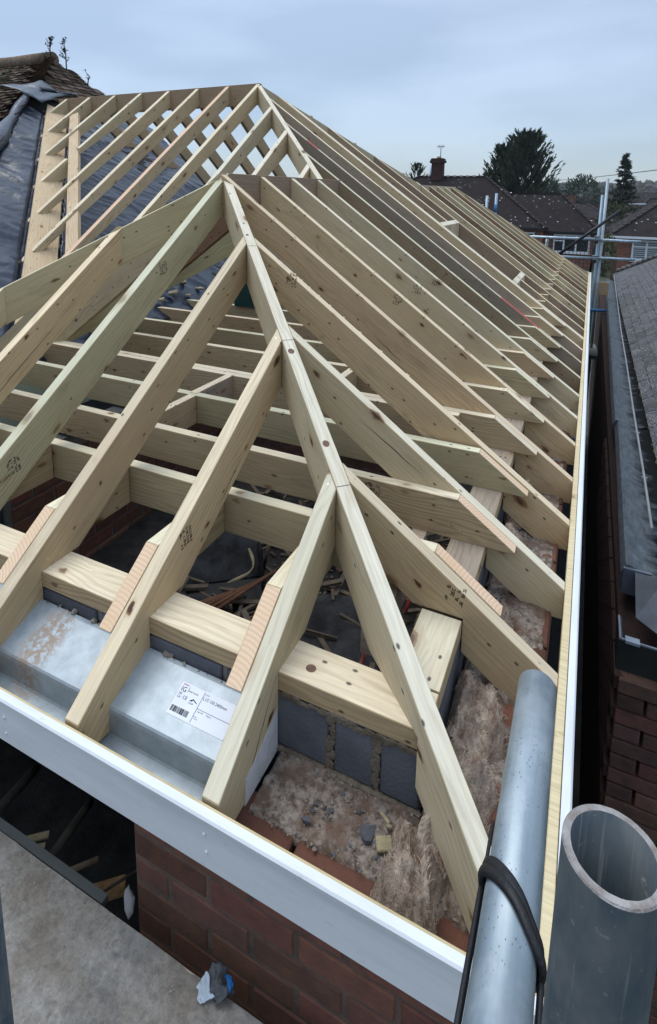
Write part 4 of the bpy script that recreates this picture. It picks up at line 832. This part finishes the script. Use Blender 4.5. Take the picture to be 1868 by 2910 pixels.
M['gut']=m_gut()
for y0,y1,dx in ((2.02,3.95,0.),(3.97,6.9,.012),(6.92,9.8,.04),(9.82,12.4,.075)):
    extrude_y('gutter_section',[(.252,-.60),(.243,-.50),(.262,-.458),(.275,-.453),(.30,-.462),(.36,-.482),(.43,-.492),(.49,-.475),(.60,-.42),(.60,-.62)],y0,y1,M['gut'],nb,x1=.03).location=(dx,0,0)
o=box('gutter_stop',(.31,2.012,-.53),(.115,.016,.13),M['lead'],nb); o.color=(.8,.8,.9,1)
# lead dressed corner in front
bm=bmesh.new(); pts=[((.30,2.0,-.47),(.42,2.0,-.47),(.46,1.62,-.50),(.40,1.60,-.49),(.30,1.80,-.56)),((.42,2.0,-.47),(.75,2.05,-.40),(.8,1.55,-.52),(.46,1.62,-.50)),((.40,1.60,-.49),(.46,1.62,-.50),(.8,1.55,-.52),(.8,1.55,-.60),(.42,1.58,-.60))]
for f in pts: bm.faces.new([bm.verts.new(p) for p in f])
bmesh.ops.solidify(bm,geom=list(bm.faces),thickness=.006); from_bm('lead_flashing',bm,M['lead'],nb).color=(1.05,1.05,1.08,1)
tube('lead_roll',[(.405,2.0,-.462),(.43,1.62,-.492)],.011,M['lead'],nb,8).color=(1.2,1.22,1.25,1)
# black plastic gutter across the front
bg=empty('front_gutter'); bg.parent=nb
bm=bmesh.new(); box_bm(bm,(.72,1.505,-.53),(1.0,.014,.13)); box_bm(bm,(.222,1.57,-.53),(.014,.145,.13)); box_bm(bm,(.72,1.57,-.59),(1.0,.13,.012)); from_bm('channel',bm,M['black'],bg)
box('lip',(.72,1.503,-.461),(1.0,.006,.007),M['lead'],bg).color=(1.3,1.3,1.35,1); box('lip',(.220,1.57,-.461),(.006,.14,.007),M['lead'],bg).color=(1.2,1.2,1.25,1); box('clip',(.262,1.506,-.46),(.05,.03,.012),M['lead'],bg).color=(1.6,1.65,1.7,1)
# roof: deck and tiles one by one near, joined beyond
NS=math.atan(.70); 
def nroof(x): return -.47+.70*(x-.48)
bm=bmesh.new(); vs=[bm.verts.new(p) for p in ((.54,2.3,nroof(.54)-.012),(3.0,4.6,nroof(3.0)-.012),(3.0,10.6,nroof(3.0)-.012),(.60,13.1,nroof(.6)-.012))]; bm.faces.new(vs); from_bm('roof_deck',bm,M['felt'],nb)
bm=bmesh.new(); box_bm(bm,(0,-.02,.006),(.1635,.165,.012),None,0,.0015)
tile_me=bpy.data.meshes.new('tile'); bm.to_mesh(tile_me); bm.free(); tile_me.materials.append(M['tile_nbr'])
rr=random.Random(77); tl=[]
for row in range(26):
    x=.585+row*.1*math.cos(NS)
    y=2.45+row*.1+(.0825 if row%2 else 0)
    while y<13.15-row*.095:
        rt2=Matrix.Rotation(-PI/2,4,'Z')  # tile y axis (up the slope) -> +x
        m=Matrix.Translation((x,y,nroof(x)+rr.uniform(-.002,.003)))@Matrix.Rotation(-NS+rr.uniform(-.008,.012)+.085,4,'Y')@Matrix.Rotation(-PI/2+rr.uniform(-.012,.012),4,'Z')
        tl.append((m,x,y)); y+=.166
tl.sort(key=lambda t:(Vector((t[1],t[2]))-Vector((0,-.8))).length+ (100 if t[1]>.35+.18*t[2] else 0))
TV=[];TF=[]
for i,(m,x,y) in enumerate(tl):
    if i<300:
        o=link('tile',tile_me,nb,m); k=rr.uniform(.8,1.25); o.color=(k,k,k*1.02,1)
    else:
        n0=len(TV); TV+=[m@v.co for v in tile_me.vertices]; TF+=[[q+n0 for q in p.vertices] for p in tile_me.polygons]
me=bpy.data.meshes.new('tiles'); me.from_pydata(TV,[],TF); me.materials.append(M['tile_nbr']); o=link('tiles',me,nb); tag(o,kind='stuff')
rr=random.Random(4); bm=bmesh.new()
for i in range(520):
    row=rr.choice((0,0,1,1,2,2,3,4)); x=.585+row*.1*math.cos(NS)-.083; y=rr.uniform(2.6,11); s_=rr.uniform(.006,.02); r=bmesh.ops.create_icosphere(bm,subdivisions=1,radius=s_); bmesh.ops.transform(bm,matrix=Matrix.Translation((x+rr.uniform(-.012,.01),y,nroof(x)+.012))@Matrix.Diagonal((.8,1.6,.6,1)),verts=r['verts'])
o=from_bm('moss',bm,M['leaf_green'],nb); tag(o,kind='stuff',color=(.75,.7,.5))
# bonnet tiles at the far hip
for i in range(22):
    x=.62+i*.085; y=13.12-i*.113; bm=bmesh.new(); bmesh.ops.create_uvsphere(bm,u_segments=10,v_segments=6,radius=.085); bmesh.ops.scale(bm,vec=(1,1.1,.62),verts=bm.verts); o=from_bm('hip_tile',bm,M['tile_nbr'],nb,Matrix.Translation((x,y,nroof(x)+.03)),True); o.color=(.95,.9,.85,1)
cb=tube('cable',[(.50,12.6,-.40),(.46,9.1,-.44),(.437,7.2,-.45),(.43,5.9,-.45),(.42,5.0,-.445),(.413,4.3,-.45),(.41,3.74,-.45),(.405,3.0,-.45),(.395,2.38,-.44)],.0075,M['cable_grey']); tag(cb,'grey cable clipped along the neighbouring concrete gutter','cable')
for y,x in ((9.0,.46),(7.0,.437),(5.05,.42),(3.75,.41),(3.0,.405)): box('clip',(x,y,-.452),(.03,.012,.02),M['cable_grey'],cb)
# passage floor and bits between the houses
o=box('passage_floor',(.15,7,-2.97),(.5,14,.06),M['plaster']); tag(o,kind='structure')
for i in range(4):
    o=box('concrete_slab',(.22,9.5+i*.62,-1.35-.12*i),(.34,.5,.06),M['plaster']); tag(o,'grey slab %s in the stack of steps between the houses'%ORD[i],'slab','slabs between the houses',color=(1.4,1.45,1.5))
o=box('timber_post',(.62,16.5,-1.7),(.12,.12,2.6),M['wood_red']); tag(o,'dark fence post between the two gardens','post',color=(.3,.28,.26))
# ================================================================== old roof at the left, tarp
ol=empty('old_roof'); tag(ol,'old mossy tiled roof at the left behind the blue tarpaulin','roof')
PK=Vector((-7.494,5.574,3.134))
bm=bmesh.new()
def tri(*p): bm.faces.new([bm.verts.new(v) for v in p])
hipdir=Vector((2.02,-2.43,-1.415)); H0=PK; H1=PK+hipdir*2.2
tri(PK,H1,H1+Vector((-4,0,0)),PK+Vector((-4,0,0)))            # face towards the camera
tri(PK,Vector((-6.3,5.9,2.30)),Vector((-3.3,6.2,.2)),Vector((-3.3,1.0,.2)),H1)   # face towards the new roof
tri(PK,PK+Vector((-4,0,0)),PK+Vector((-4,4,-2.4)),PK+Vector((1.2,.4,-.85)))
for v in bm.verts: v.co.z-=.02
from_bm('roof_deck',bm,M['felt'],ol)
bm=bmesh.new(); g=[]
for i in range(5):
    for j in range(2): g.append(bm.verts.new(((i/4-.5)*.166,(j-.62)*.17,.010*math.sin(i/4*PI)+.010)))
for i in range(4): bm.faces.new((g[i*2],g[i*2+2],g[i*2+3],g[i*2+1]))
bmesh.ops.solidify(bm,geom=list(bm.faces),thickness=.016); bmesh.ops.recalc_face_normals(bm,faces=bm.faces)
otile=bpy.data.meshes.new('tile'); bm.to_mesh(otile); bm.free(); otile.materials.append(M['tile_old'])
rr=random.Random(12); sl_=math.atan(1.415/2.43); cnt=0
for row in range(24):
    d=row*.105*math.cos(sl_); y=PK.y-.06-d; z=PK.z-.05-d*1.415/2.43; xh=PK.x+(PK.y-y)*2.02/2.43
    x=xh-.05+(.08 if row%2 else 0)
    while x>xh-1.75 and cnt<240:
        e=xh-x; lift=.05*math.exp(-(e/.16)**2)
        o=link('tile',otile,ol,Matrix.Translation((x,y,z+rr.uniform(-.003,.005)+lift))@Matrix.Rotation(sl_-.12+rr.uniform(-.025,.025),4,'X')@Matrix.Rotation(rr.uniform(-.025,.025),4,'Z')@Matrix.Rotation(-.5*math.exp(-(e/.2)**2),4,'Y')); k=rr.uniform(.75,1.2); o.color=(k,k*.97,k*.93,1); x-=.168; cnt+=1
s2=math.atan(.7)
for row in range(13):
    d=row*.1; x=PK.x+.06+d*math.cos(s2)*1.0; z=PK.z-.045-(x-PK.x-.06)*.7
    y=PK.y-(x-PK.x)*1.2+.06+(.08 if row%2 else 0); ye=PK.y+.02+(x-PK.x)*.27
    while y<ye+.05:
        o=link('tile',otile,ol,Matrix.Translation((x,y,z+rr.uniform(-.002,.004)))@Matrix.Rotation(s2-.10,4,'Y')@Matrix.Rotation(PI/2+rr.uniform(-.06,.06),4,'Z')); k=rr.uniform(.7,1.15); o.color=(k,k*.97,k*.95,1); y+=.168
tube_pts=[PK+Vector((-4+i*.4,0,.02+.03*noise.noise(Vector((i*.9,1,1))))) for i in range(11)]
bm=bmesh.new(); tube_bm(bm,tube_pts,.11,12); from_bm('ridge_tiles',bm,M['tile_old'],ol).color=(1.2,1.15,1.05,1)
bm=bmesh.new(); 
for i in range(90):
    x=PK.x-rr.uniform(.5,1.6); d=rr.uniform(.25,1.0); y=PK.y-d; z=PK.z-d*.582+.02; r=bmesh.ops.create_icosphere(bm,subdivisions=1,radius=rr.uniform(.015,.045)); bmesh.ops.transform(bm,matrix=Matrix.Translation((x,y,z))@Matrix.Diagonal((1.4,1,.6,1)),verts=r['verts'])
o=from_bm('moss',bm,M['leaf_green'],ol); tag(o,kind='stuff')
# saplings rooted in the old ridge
def sapling(base,tip,label,seed,n=9):
    rr=random.Random(seed); s=empty('sapling',base); tag(s,label,'sapling','weed saplings on the old roof'); base,tip=Vector(base),Vector(tip); t=tip-base
    bm=bmesh.new(); tube_bm(bm,[Vector(),t*.5+Vector((rr.uniform(-.02,.02),0,0)),t],[.010,.008,.003],5); lf=bmesh.new()
    for i in range(n):
        f=rr.uniform(.15,.9); a=rr.uniform(0,6.28); L=rr.uniform(.05,.14)*(1.2-f*.5); d=Vector((math.cos(a),math.sin(a),rr.uniform(.5,1.6))).normalized(); p=t*f; tube_bm(bm,[p,p+d*L],[.005,.0025],4)
        for k in range(11):
            q=p+d*L*rr.uniform(.2,1.); b=rr.uniform(0,6.28); e=Vector((math.cos(b),math.sin(b),rr.uniform(-.2,.8))).normalized()*rr.uniform(.024,.05); w=e.cross(Vector((0,0,1))).normalized()*.009
            v=[lf.verts.new(c) for c in (q,q+e*.5+w,q+e,q+e*.5-w)]; lf.faces.new(v)
    from_bm('stem',bm,M['bark'],s); from_bm('leaves',lf,M['leaf_dark'],s)
sapling((-7.36,5.42,3.10),(-7.34,5.42,3.43),'left sapling sprouting from the peak of the old roof',1,12)
sapling((-7.20,5.55,2.98),(-7.23,5.55,3.42),'right sapling sprouting from the old hip',2,14)
sapling((-7.45,5.42,3.10),(-7.50,5.4,3.22),'tiny sprig left of the two saplings',4,2)
sapling((-6.93,5.68,2.76),(-6.88,5.68,2.90),'small sprig on the old verge right of the saplings',3,3)
# tarpaulin: one crumpled sheet over the old slope
tp=empty('tarpaulin'); tag(tp,'crumpled navy blue tarpaulin draped over the old roof slope','tarpaulin')
def crum(x,y):
    s_=(x-y)*.707; q=(x+y)*.707; w=.18*noise.noise(Vector((x*2.1,y*2.1,5)))
    a=noise.ridged_multi_fractal(Vector((s_*3.1+w*3,q*.75,1)),1,2,3,1,2); b=noise.ridged_multi_fractal(Vector((s_*7.5+w*5,q*2.2,4)),1,2,3,1,2)
    return .030*a+.013*b+.05*noise.noise(Vector((x*1.3,y*1.3,2)))-.025
def tarp_pt(u,v):
    # v: 0 low end .. 1 top along the slope, u: across (front .. back)
    x=-3.22-v*2.95; yh=PK.y-(x-PK.x)*2.43/2.02; y0=yh-.10; y1=6.0; y=y0+(y1-y0)*u
    e=min(1,u*14); z=oldz(x)+.02+crum(x,y)*e-.03
    vc=1.241+oldz(x)/T
    if y>vc-.05 and y<vc+.34: z=min(z,oldz(x)-.012+ .0*e)-.004
    return Vector((x+(.05*noise.noise(Vector((y*3,0,0))) if v<.02 else 0),y,z))
sheet('sheet',300,260,lambda a,b:tarp_pt(b,a),M['tarp'],tp)
# rolled edge along the old hip
fp=[]
for i in range(26):
    s=i/25; p=PK+hipdir*(.60+s*1.5)+Vector((.02,.0,.07)); fp.append(p+Vector((.03*noise.noise(Vector((i*.5,0,0))),0,.035*noise.noise(Vector((i*.4,3,0))))))
bm=bmesh.new(); tube_bm(bm,fp,[.03+.05*min(1,i/8) +.012*math.sin(i*1.1) for i in range(26)],12); from_bm('rolled_edge',bm,M['tarp'],tp)
FL=[(-6.50,3.93,2.395),(-6.47,4.30,2.47),(-6.54,4.56,2.56),(-6.38,4.62,2.43),(-6.47,5.02,2.47),(-6.30,4.62,2.355),(-6.03,4.12,2.20),(-6.11,4.04,2.26),(-6.22,3.95,2.33)]
c0=Vector((-6.30,4.28,2.46)); bm=bmesh.new(); cv=bm.verts.new(c0); ring=[bm.verts.new(Vector(p)+Vector((.03,-.02,.05))) for p in FL]
for i in range(len(ring)): bm.faces.new((cv,ring[i],ring[(i+1)%len(ring)]))
bmesh.ops.subdivide_edges(bm,edges=list(bm.edges),cuts=3,use_grid_fill=True)
for v in bm.verts: v.co+=Vector((0,0,.02*noise.noise(v.co*8)))
bmesh.ops.solidify(bm,geom=list(bm.faces),thickness=.004); fl=from_bm('loose_flap',bm,M['tarp'],tp,None,True); fl.color=(1.5,1.45,1.2,1)
for i,(x,y,sx) in enumerate(((-3.42,3.25,.06),(-3.38,3.05,.05),(-3.5,3.5,.05),(-3.40,3.62,.04),(-3.46,2.86,.05),(-3.36,3.4,.03))):
    o=lumpy('mortar_lump',(x,y,oldz(x)+.05),(sx*.5,sx*1.2,sx*.35),M['mortar'],i+31,.6,4,2,i*.6); tag(o,'pale crumbled mortar lump resting on the lower tarp, %s from the left'%ORD[[3,1,4,5,0,2][i] if False else i],'mortar','mortar lumps on the tarp',color=(1.7,1.6,1.3))
# ================================================================== houses behind
def poly(name,faces,mat,parent):
    bm=bmesh.new()
    for f in faces: bm.faces.new([bm.verts.new(p) for p in f])
    bmesh.ops.recalc_face_normals(bm,faces=bm.faces); return from_bm(name,bm,mat,parent)
def hiproof(parent,x0,x1,y0,y1,ze,zr,xr0,xr1,mat='roof_far',oh=.0):
    ym=(y0+y1)/2; a,b=Vector((xr0,ym,zr)),Vector((xr1,ym,zr)); c=[Vector(p) for p in ((x0,y0,ze),(x1,y0,ze),(x1,y1,ze),(x0,y1,ze))]
    r=poly('roof',[(c[0],c[1],b,a),(c[1],c[2],b),(c[2],c[3],a,b),(c[3],c[0],a)],M[mat],parent)
    bm=bmesh.new()
    for p,q in ((c[1],b),(c[0],a),(a,b)):
        L=(q-p).length; n=max(2,int(L/.22))
        for i in range(n):
            s=(i+.5)/n; d=(q-p).normalized(); rot=d.to_track_quat('X','Z').to_matrix(); box_bm(bm,p+(q-p)*s+Vector((0,0,.03+.02*(i%2))),(.2,.2,.07),rot)
    h=from_bm('hip_tiles',bm,M[mat],r); tag(h,kind='stuff',color=(1.9,1.8,1.75)); return r
def window(parent,x0,x1,z0,z1,y,mull=(),trans=None,glass='glass',wd=.09):
    f=empty('window'); f.parent=parent
    bm=bmesh.new()
    for x in [x0,x1]+list(mull): box_bm(bm,(x,y-.03,(z0+z1)/2),(wd,.08,z1-z0+wd))
    for z in [z0,z1]: box_bm(bm,((x0+x1)/2,y-.032,z),(x1-x0-wd,.08,wd))
    if trans:
        for a,b,z in trans: box_bm(bm,((a+b)/2,y-.034,z),(b-a-wd,.07,wd*.8))
    from_bm('frame',bm,M['white_frame'],f); box('sill',((x0+x1)/2,y-.07,z0-.09),(x1-x0+.15,.16,.06),M['white_frame'],f)
    box('pane',((x0+x1)/2,y+.02,(z0+z1)/2),(x1-x0,.02,z1-z0),M[glass],f); return f
ha=empty('semi_detached_house'); tag(ha,'brick house behind with dark hipped roofs, chimney and white windows','house')
for nm,c,s in (('wall',(-7.6,39.8,-1.9),(10,9,2.4)),('wall',(-1.2,39.8,-2.0),(3.0,7.2,2.3))):
    bm=bmesh.new(); box_bm(bm,(0,0,0),s); from_bm(nm,bm,M['far_brick'],ha,Matrix.Translation(c)).color=(2.1,1.9,1.8,1)
hiproof(ha,-15.8,-2.4,35.,44.,-.66,2.41,-11.4,-6.75); hiproof(ha,-7.,.55,36.,43.,-.86,1.34,-5.,-1.95)
box('gutter',(-9.1,34.95,-.72),(13.4,.12,.12),M['black'],ha); box('gutter',(-.9,35.95,-.92),(3.0,.12,.12),M['black'],ha)
window(ha,-1.95,-.05,-2.05,-1.08,36.15,(-1.42,-.75),((-1.95,-1.42,-1.42),)); window(ha,-4.3,-3.05,-2.05,-.98,35.25,(-3.7,))
ch=empty('chimney'); ch.parent=ha
bm=bmesh.new(); box_bm(bm,(-10.0,39.3,2.9),(.78,.6,1.5)); from_bm('stack',bm,M['far_brick'],ch).color=(.45,.42,.42,1)
bm=bmesh.new(); box_bm(bm,(-10.0,39.3,3.42),(.98,.8,.16)); box_bm(bm,(-10.0,39.3,3.55),(.88,.7,.14)); from_bm('crown',bm,M['far_brick'],ch).color=(.4,.38,.38,1)
tube('chimney_pot',[(-9.95,39.3,3.6),(-9.95,39.3,3.78)],[.17,.15],M['pot'],ch,12)
ae=empty('aerial',(-9.85,39.3,3.6)); tag(ae,'television aerial on a mast above the brick chimney','aerial'); tube('mast',[(0,0,-.3),(0,0,.85)],.025,M['black'],ae,6)
bm=bmesh.new(); box_bm(bm,(0,0,.85),(.5,.03,.03)); 
for i in range(5): box_bm(bm,(-.2+.1*i,0,.85),(.02,.02,.22))
from_bm('elements',bm,M['black'],ae)
fl_=tube('flue_pipe',[(-11.0,41.5,2.0),(-11.0,41.5,3.42)],.15,M['galv'],None,12); tag(fl_,'pale metal flue pipe left of the brick chimney','flue',color=(1.5,1.5,1.6)); tube('cowl',[(-11.0,41.5,3.42),(-11.0,41.5,3.54)],.13,M['black'],fl_,12)
hb=empty('house'); tag(hb,'brick house at the far right with a hipped tile roof and a wide window','house')
bm=bmesh.new(); box_bm(bm,(0,0,0),(10,8,2.2)); from_bm('wall',bm,M['far_brick'],hb,Matrix.Translation((6.3,38.3,-2.05))).color=(2.2,1.9,1.7,1)
hiproof(hb,.9,11.5,33.9,42.6,-.86,2.2,5.1,7.5,'roof_far2'); box('fascia',(6.2,33.88,-.93),(10.5,.08,.12),M['white_frame'],hb)
window(hb,2.1,4.9,-2.12,-1.10,34.25,(2.75,3.35,4.1),((2.1,2.75,-1.42),(2.75,3.35,-1.42)),'blind'); 
bm=bmesh.new()
for i in range(9): box_bm(bm,(3.4,34.23,-2.05+.11*i),(2.7,.02,.025))
from_bm('blind_slats',bm,M['white_frame'],hb)
hc=empty('house'); tag(hc,'small distant brick house with a chimney between the two nearer roofs','house')
bm=bmesh.new(); box_bm(bm,(0,0,0),(7,7,3)); from_bm('wall',bm,M['far_brick'],hc,Matrix.Translation((-1.6,76,-2.6))); hiproof(hc,-6,1.9,72,80,-1.3,.25,-3.4,-.6,'roof_far2')
bm=bmesh.new(); box_bm(bm,(-2.35,73.5,.2),(.75,.7,2.1)); from_bm('chimney',bm,M['far_brick'],hc).color=(1.2,1.1,.9,1); box('chimney_base',(-2.35,73.5,-.2),(1.1,1.,.5),M['white_frame'],hc)
hd=empty('house'); tag(hd,'dark roofed house behind the far right one','house')
bm=bmesh.new(); box_bm(bm,(0,0,0),(12,7,3)); from_bm('wall',bm,M['far_brick'],hd,Matrix.Translation((10,66,-1.6))); hiproof(hd,2.9,20,61,70,-.8,1.0,5.,17.,'roof_far2')
box('verge',(3.6,60.9,.55),(1.6,.1,.12),M['white_frame'],hd)
for i,(x,y,w_,h_) in enumerate(((-6,120,10,.9),(2,130,12,1.),(10,125,12,1.2))):
    h=empty('house'); tag(h,'far brick house %s under the wooded hill'%['left','middle','right'][i],'house'); bm=bmesh.new(); box_bm(bm,(0,0,0),(w_,8,4)); from_bm('wall',bm,M['far_brick'],h,Matrix.Translation((x,y,-2.6+h_*.5))); hiproof(h,x-w_/2-.3,x+w_/2+.3,y-4.3,y+4.3,-.6+h_*.5,1.3+h_*.5,x-2,x+2,'roof_far2')
# phone wire
o=tube('phone_wire',[Vector((-4.6,59,2.55))+Vector((8.1,-38.,-.2))*t_+Vector((0,0,-.35*t_*(1-t_))) for t_ in [i/20 for i in range(21)]],.018,M['black'],None,5); tag(o,'thin telephone wire crossing the sky above the far roofs','wire')
# ================================================================== trees
def leafcard(bm,p,d,L,w):
    s=d.cross(Vector((random.uniform(-1,1),random.uniform(-1,1),random.uniform(-1,1)))).normalized()*w; v=[bm.verts.new(c) for c in (p-s*.6,p+s*.6,p+d*L*.55+s,p+d*L,p+d*L*.55-s)]; bm.faces.new(v)
def cypress(name,base,H,rad,label,seed,n=420,mat='leaf_dark',sweep=.9,lump=1.):
    rr=random.Random(seed); random.seed(seed); t=empty(name,base); tag(t,label,'tree'); bm=bmesh.new(); tube_bm(bm,[(0,0,0),(0,0,H*.85)],[rad*.09,.05],8); from_bm('trunk',bm,M['bark'],t)
    bm=bmesh.new()
    for i in range(n):
        f=rr.random()**.8; z=H*f; a=rr.uniform(0,6.28); prof=(1-f)**.5*(.75+.25*min(1,f*4))*rad*lump; d=Vector((math.cos(a),math.sin(a),sweep*rr.uniform(.5,1.2))).normalized(); L=prof*rr.uniform(.6,1.3)
        for k in range(26):
            s=rr.uniform(.25,1.)**.7; p=Vector((0,0,z))+d*L*s+Vector((0,0,.35*L*s*s)); e=(d+Vector((rr.uniform(-.5,.5),rr.uniform(-.5,.5),rr.uniform(-.1,.6)))).normalized(); leafcard(bm,p,e,rr.uniform(.25,.6)*(1.1-.4*s)*H/8,.04*H/8)
    from_bm('crown',bm,M[mat],t); return t
cypress('cypress_tree',(-7.5,53,-3),8.2,2.7,'left lobe of the big dark cypress behind the chimney roofs',3,380)
cypress('cypress_tree',(-5.5,52,-3),9.0,3.7,'large dark cypress with swept branches behind the roofs',5,500)
cypress('cypress_tree',(-17.4,60,-3),7.1,2.0,'small dark conifer top left of the chimney',6,120)
def spruce(base,H,rad,label,seed):
    rr=random.Random(seed); random.seed(seed); t=empty('spruce_tree',base); tag(t,label,'tree'); bm=bmesh.new(); tube_bm(bm,[(0,0,0),(0,0,H)],[.14,.02],8); from_bm('trunk',bm,M['bark'],t); bm=bmesh.new()
    for i in range(230):
        f=rr.random()**.9; z=H*(.18+.82*f); a=rr.uniform(0,6.28); L=rad*(1-f)*rr.uniform(.6,1.25)+.12; d=Vector((math.cos(a),math.sin(a),rr.uniform(-.25,.25))).normalized()
        for k in range(22):
            s=rr.uniform(.1,1.); p=Vector((0,0,z))+d*L*s+Vector((0,0,.18*L*s*s-.1*L*s)); e=(d*.6+Vector((rr.uniform(-.7,.7),rr.uniform(-.7,.7),rr.uniform(-.6,.5)))).normalized(); leafcard(bm,p,e,rr.uniform(.16,.34),.04)
    from_bm('crown',bm,M['leaf_spruce'],t)
spruce((2.15,55,-3.),7.7,1.55,'narrow dark spruce right of the far scaffold pole',11)
def bare(base,H,label,seed,name='bare_tree',spread=.5,depth=5,mat='twig'):
    rr=random.Random(seed); t=empty(name,base); tag(t,label,'tree'); tr_=bmesh.new(); tw=bmesh.new()
    def br(p,d,L,r,k):
        q=p+d*L; tube_bm(tr_ if k>=depth-1 else tw,[p,q],[r,r*.65],5 if k>2 else 3,0,False)
        if k==0: return
        for i in range(3 if k>1 else 4):
            e=(d+Vector((rr.uniform(-1,1),rr.uniform(-1,1),rr.uniform(-.3,.7)))*spread).normalized(); br(p+d*L*rr.uniform(.55,1.),e,L*rr.uniform(.6,.82),r*.6,k-1)
    br(Vector(),Vector((0,0,1)),H*.3,.12,depth); from_bm('trunk',tr_,M['bark'],t); from_bm('crown',tw,M[mat],t)
bare((4.3,70,-3),7.8,'leafless pale tree right of the spruce',4)
for i,(x,y,h) in enumerate(((1.2,48,3.4),(2.6,47,3.5),(.9,44,2.6),(-.6,60,3.4))):
    bare((x,y,-3),h,['leafless shrub below the spruce','twiggy brown shrub right of the spruce foot','low bare shrub behind the scaffold brace','bare shrub by the distant chimney'][i],40+i,'shrub',.8,5)
def bush(base,s,label,seed,n=900,mat='leaf_green',leaf=.13):
    rr=random.Random(seed); random.seed(seed); t=empty('bush',base); tag(t,label,'bush'); bm=bmesh.new(); tube_bm(bm,[(0,0,0),(0,0,s[2]*.6)],[.08,.03],6); from_bm('stem',bm,M['bark'],t); bm=bmesh.new()
    for i in range(n):
        d=Vector((rr.gauss(0,1),rr.gauss(0,1),rr.gauss(0,1))).normalized(); k=(.6+.4*rr.random())*(1+.3*noise.noise(d*2+Vector((seed,0,0)))); p=Vector((d.x*s[0]*k,d.y*s[1]*k,s[2]*.55+d.z*s[2]*.5*k)); leafcard(bm,p,(d+Vector((rr.uniform(-.6,.6),rr.uniform(-.6,.6),rr.uniform(0,.8)))).normalized(),leaf*rr.uniform(.7,1.8),leaf*.3)
    from_bm('crown',bm,M[mat],t)
bush((1.6,53,-3),(1.3,1.2,3.6),'olive green bush at the foot of the spruce',2,1500)
bush((.75,33,-3),(.5,.5,2.2),'yellow-green bush between the two brick houses',3,600)
bush((-2.1,118,-2),(3.2,3,6.4),'rounded dark evergreen in the middle distance',5,1600,'leaf_dark',.4)
bush((-7.5,110,-2),(2.2,2,5.8),'dark evergreen left in the middle distance',6,1200,'leaf_dark',.4)
haze_on=True
bush((16,100,-2),(4,3,7.5),'dark evergreens at the far right edge',7,1500,'leaf_dark',.4)
# far wooded hill
bm=bmesh.new(); bmesh.ops.create_icosphere(bm,subdivisions=3,radius=1.); ICO_V=[v.co.copy() for v in bm.verts]; ICO_F=[[v.index for v in f.verts] for f in bm.faces]; bm.free()
rr=random.Random(50)
for mat,n,lab,seed,y0,y1,sz in (('wood_far',1500,'hazy bare winter woodland covering the far hill',1,330,620,(2.2,5.)),('wood_far2',420,'hazy evergreens scattered over the far hill',2,280,600,(2.,5.)),('wood_far',500,'brown trees and hedges beyond the far houses',3,150,300,(1.2,3.2))):
    V=[];F=[]
    for i in range(n):
        y=rr.uniform(y0,y1); x=rr.uniform(-.30,.42)*y+rr.uniform(-20,20); s=rr.uniform(*sz); d=max(0,y-240); z=-3+min(9,d*.024)+(noise.noise(Vector((x,y,-3))*.004)*5 if d>0 else 0)
        off=Vector((i*1.3,i*.7,0)); sx=rr.uniform(.7,1.2); sz_=rr.uniform(.75,1.3); n0=len(V)
        for c in ICO_V:
            k=(1+.5*noise.noise(c*2.1+off)+.2*noise.noise(c*6+off))*s*.7; V.append((x+c.x*k*sx,y+c.y*k,z+s*.5+c.z*k*sz_))
        F+=[tuple(q+n0 for q in f) for f in ICO_F]
    me=bpy.data.meshes.new('woodland'); me.from_pydata(V,[],F); me.materials.append(M[mat]); o=link('woodland',me); tag(o,lab,'woodland',kind='stuff')
# ================================================================== air
if haze_on:
    hz=bpy.data.materials.new('thin_haze'); hz.use_nodes=True; N=hz.node_tree.nodes; N.clear(); vo=N.new('ShaderNodeVolumePrincipled'); vo.inputs['Color'].default_value=(.78,.86,.97,1); vo.inputs['Density'].default_value=.0003; vo.inputs['Anisotropy'].default_value=.1
    om=N.new('ShaderNodeOutputMaterial'); hz.node_tree.links.new(vo.outputs[0],om.inputs['Volume'])
    bm=bmesh.new(); box_bm(bm,(0,0,6.5),(2700,2700,31)); o=from_bm('haze',bm,hz); tag(o,kind='stuff')
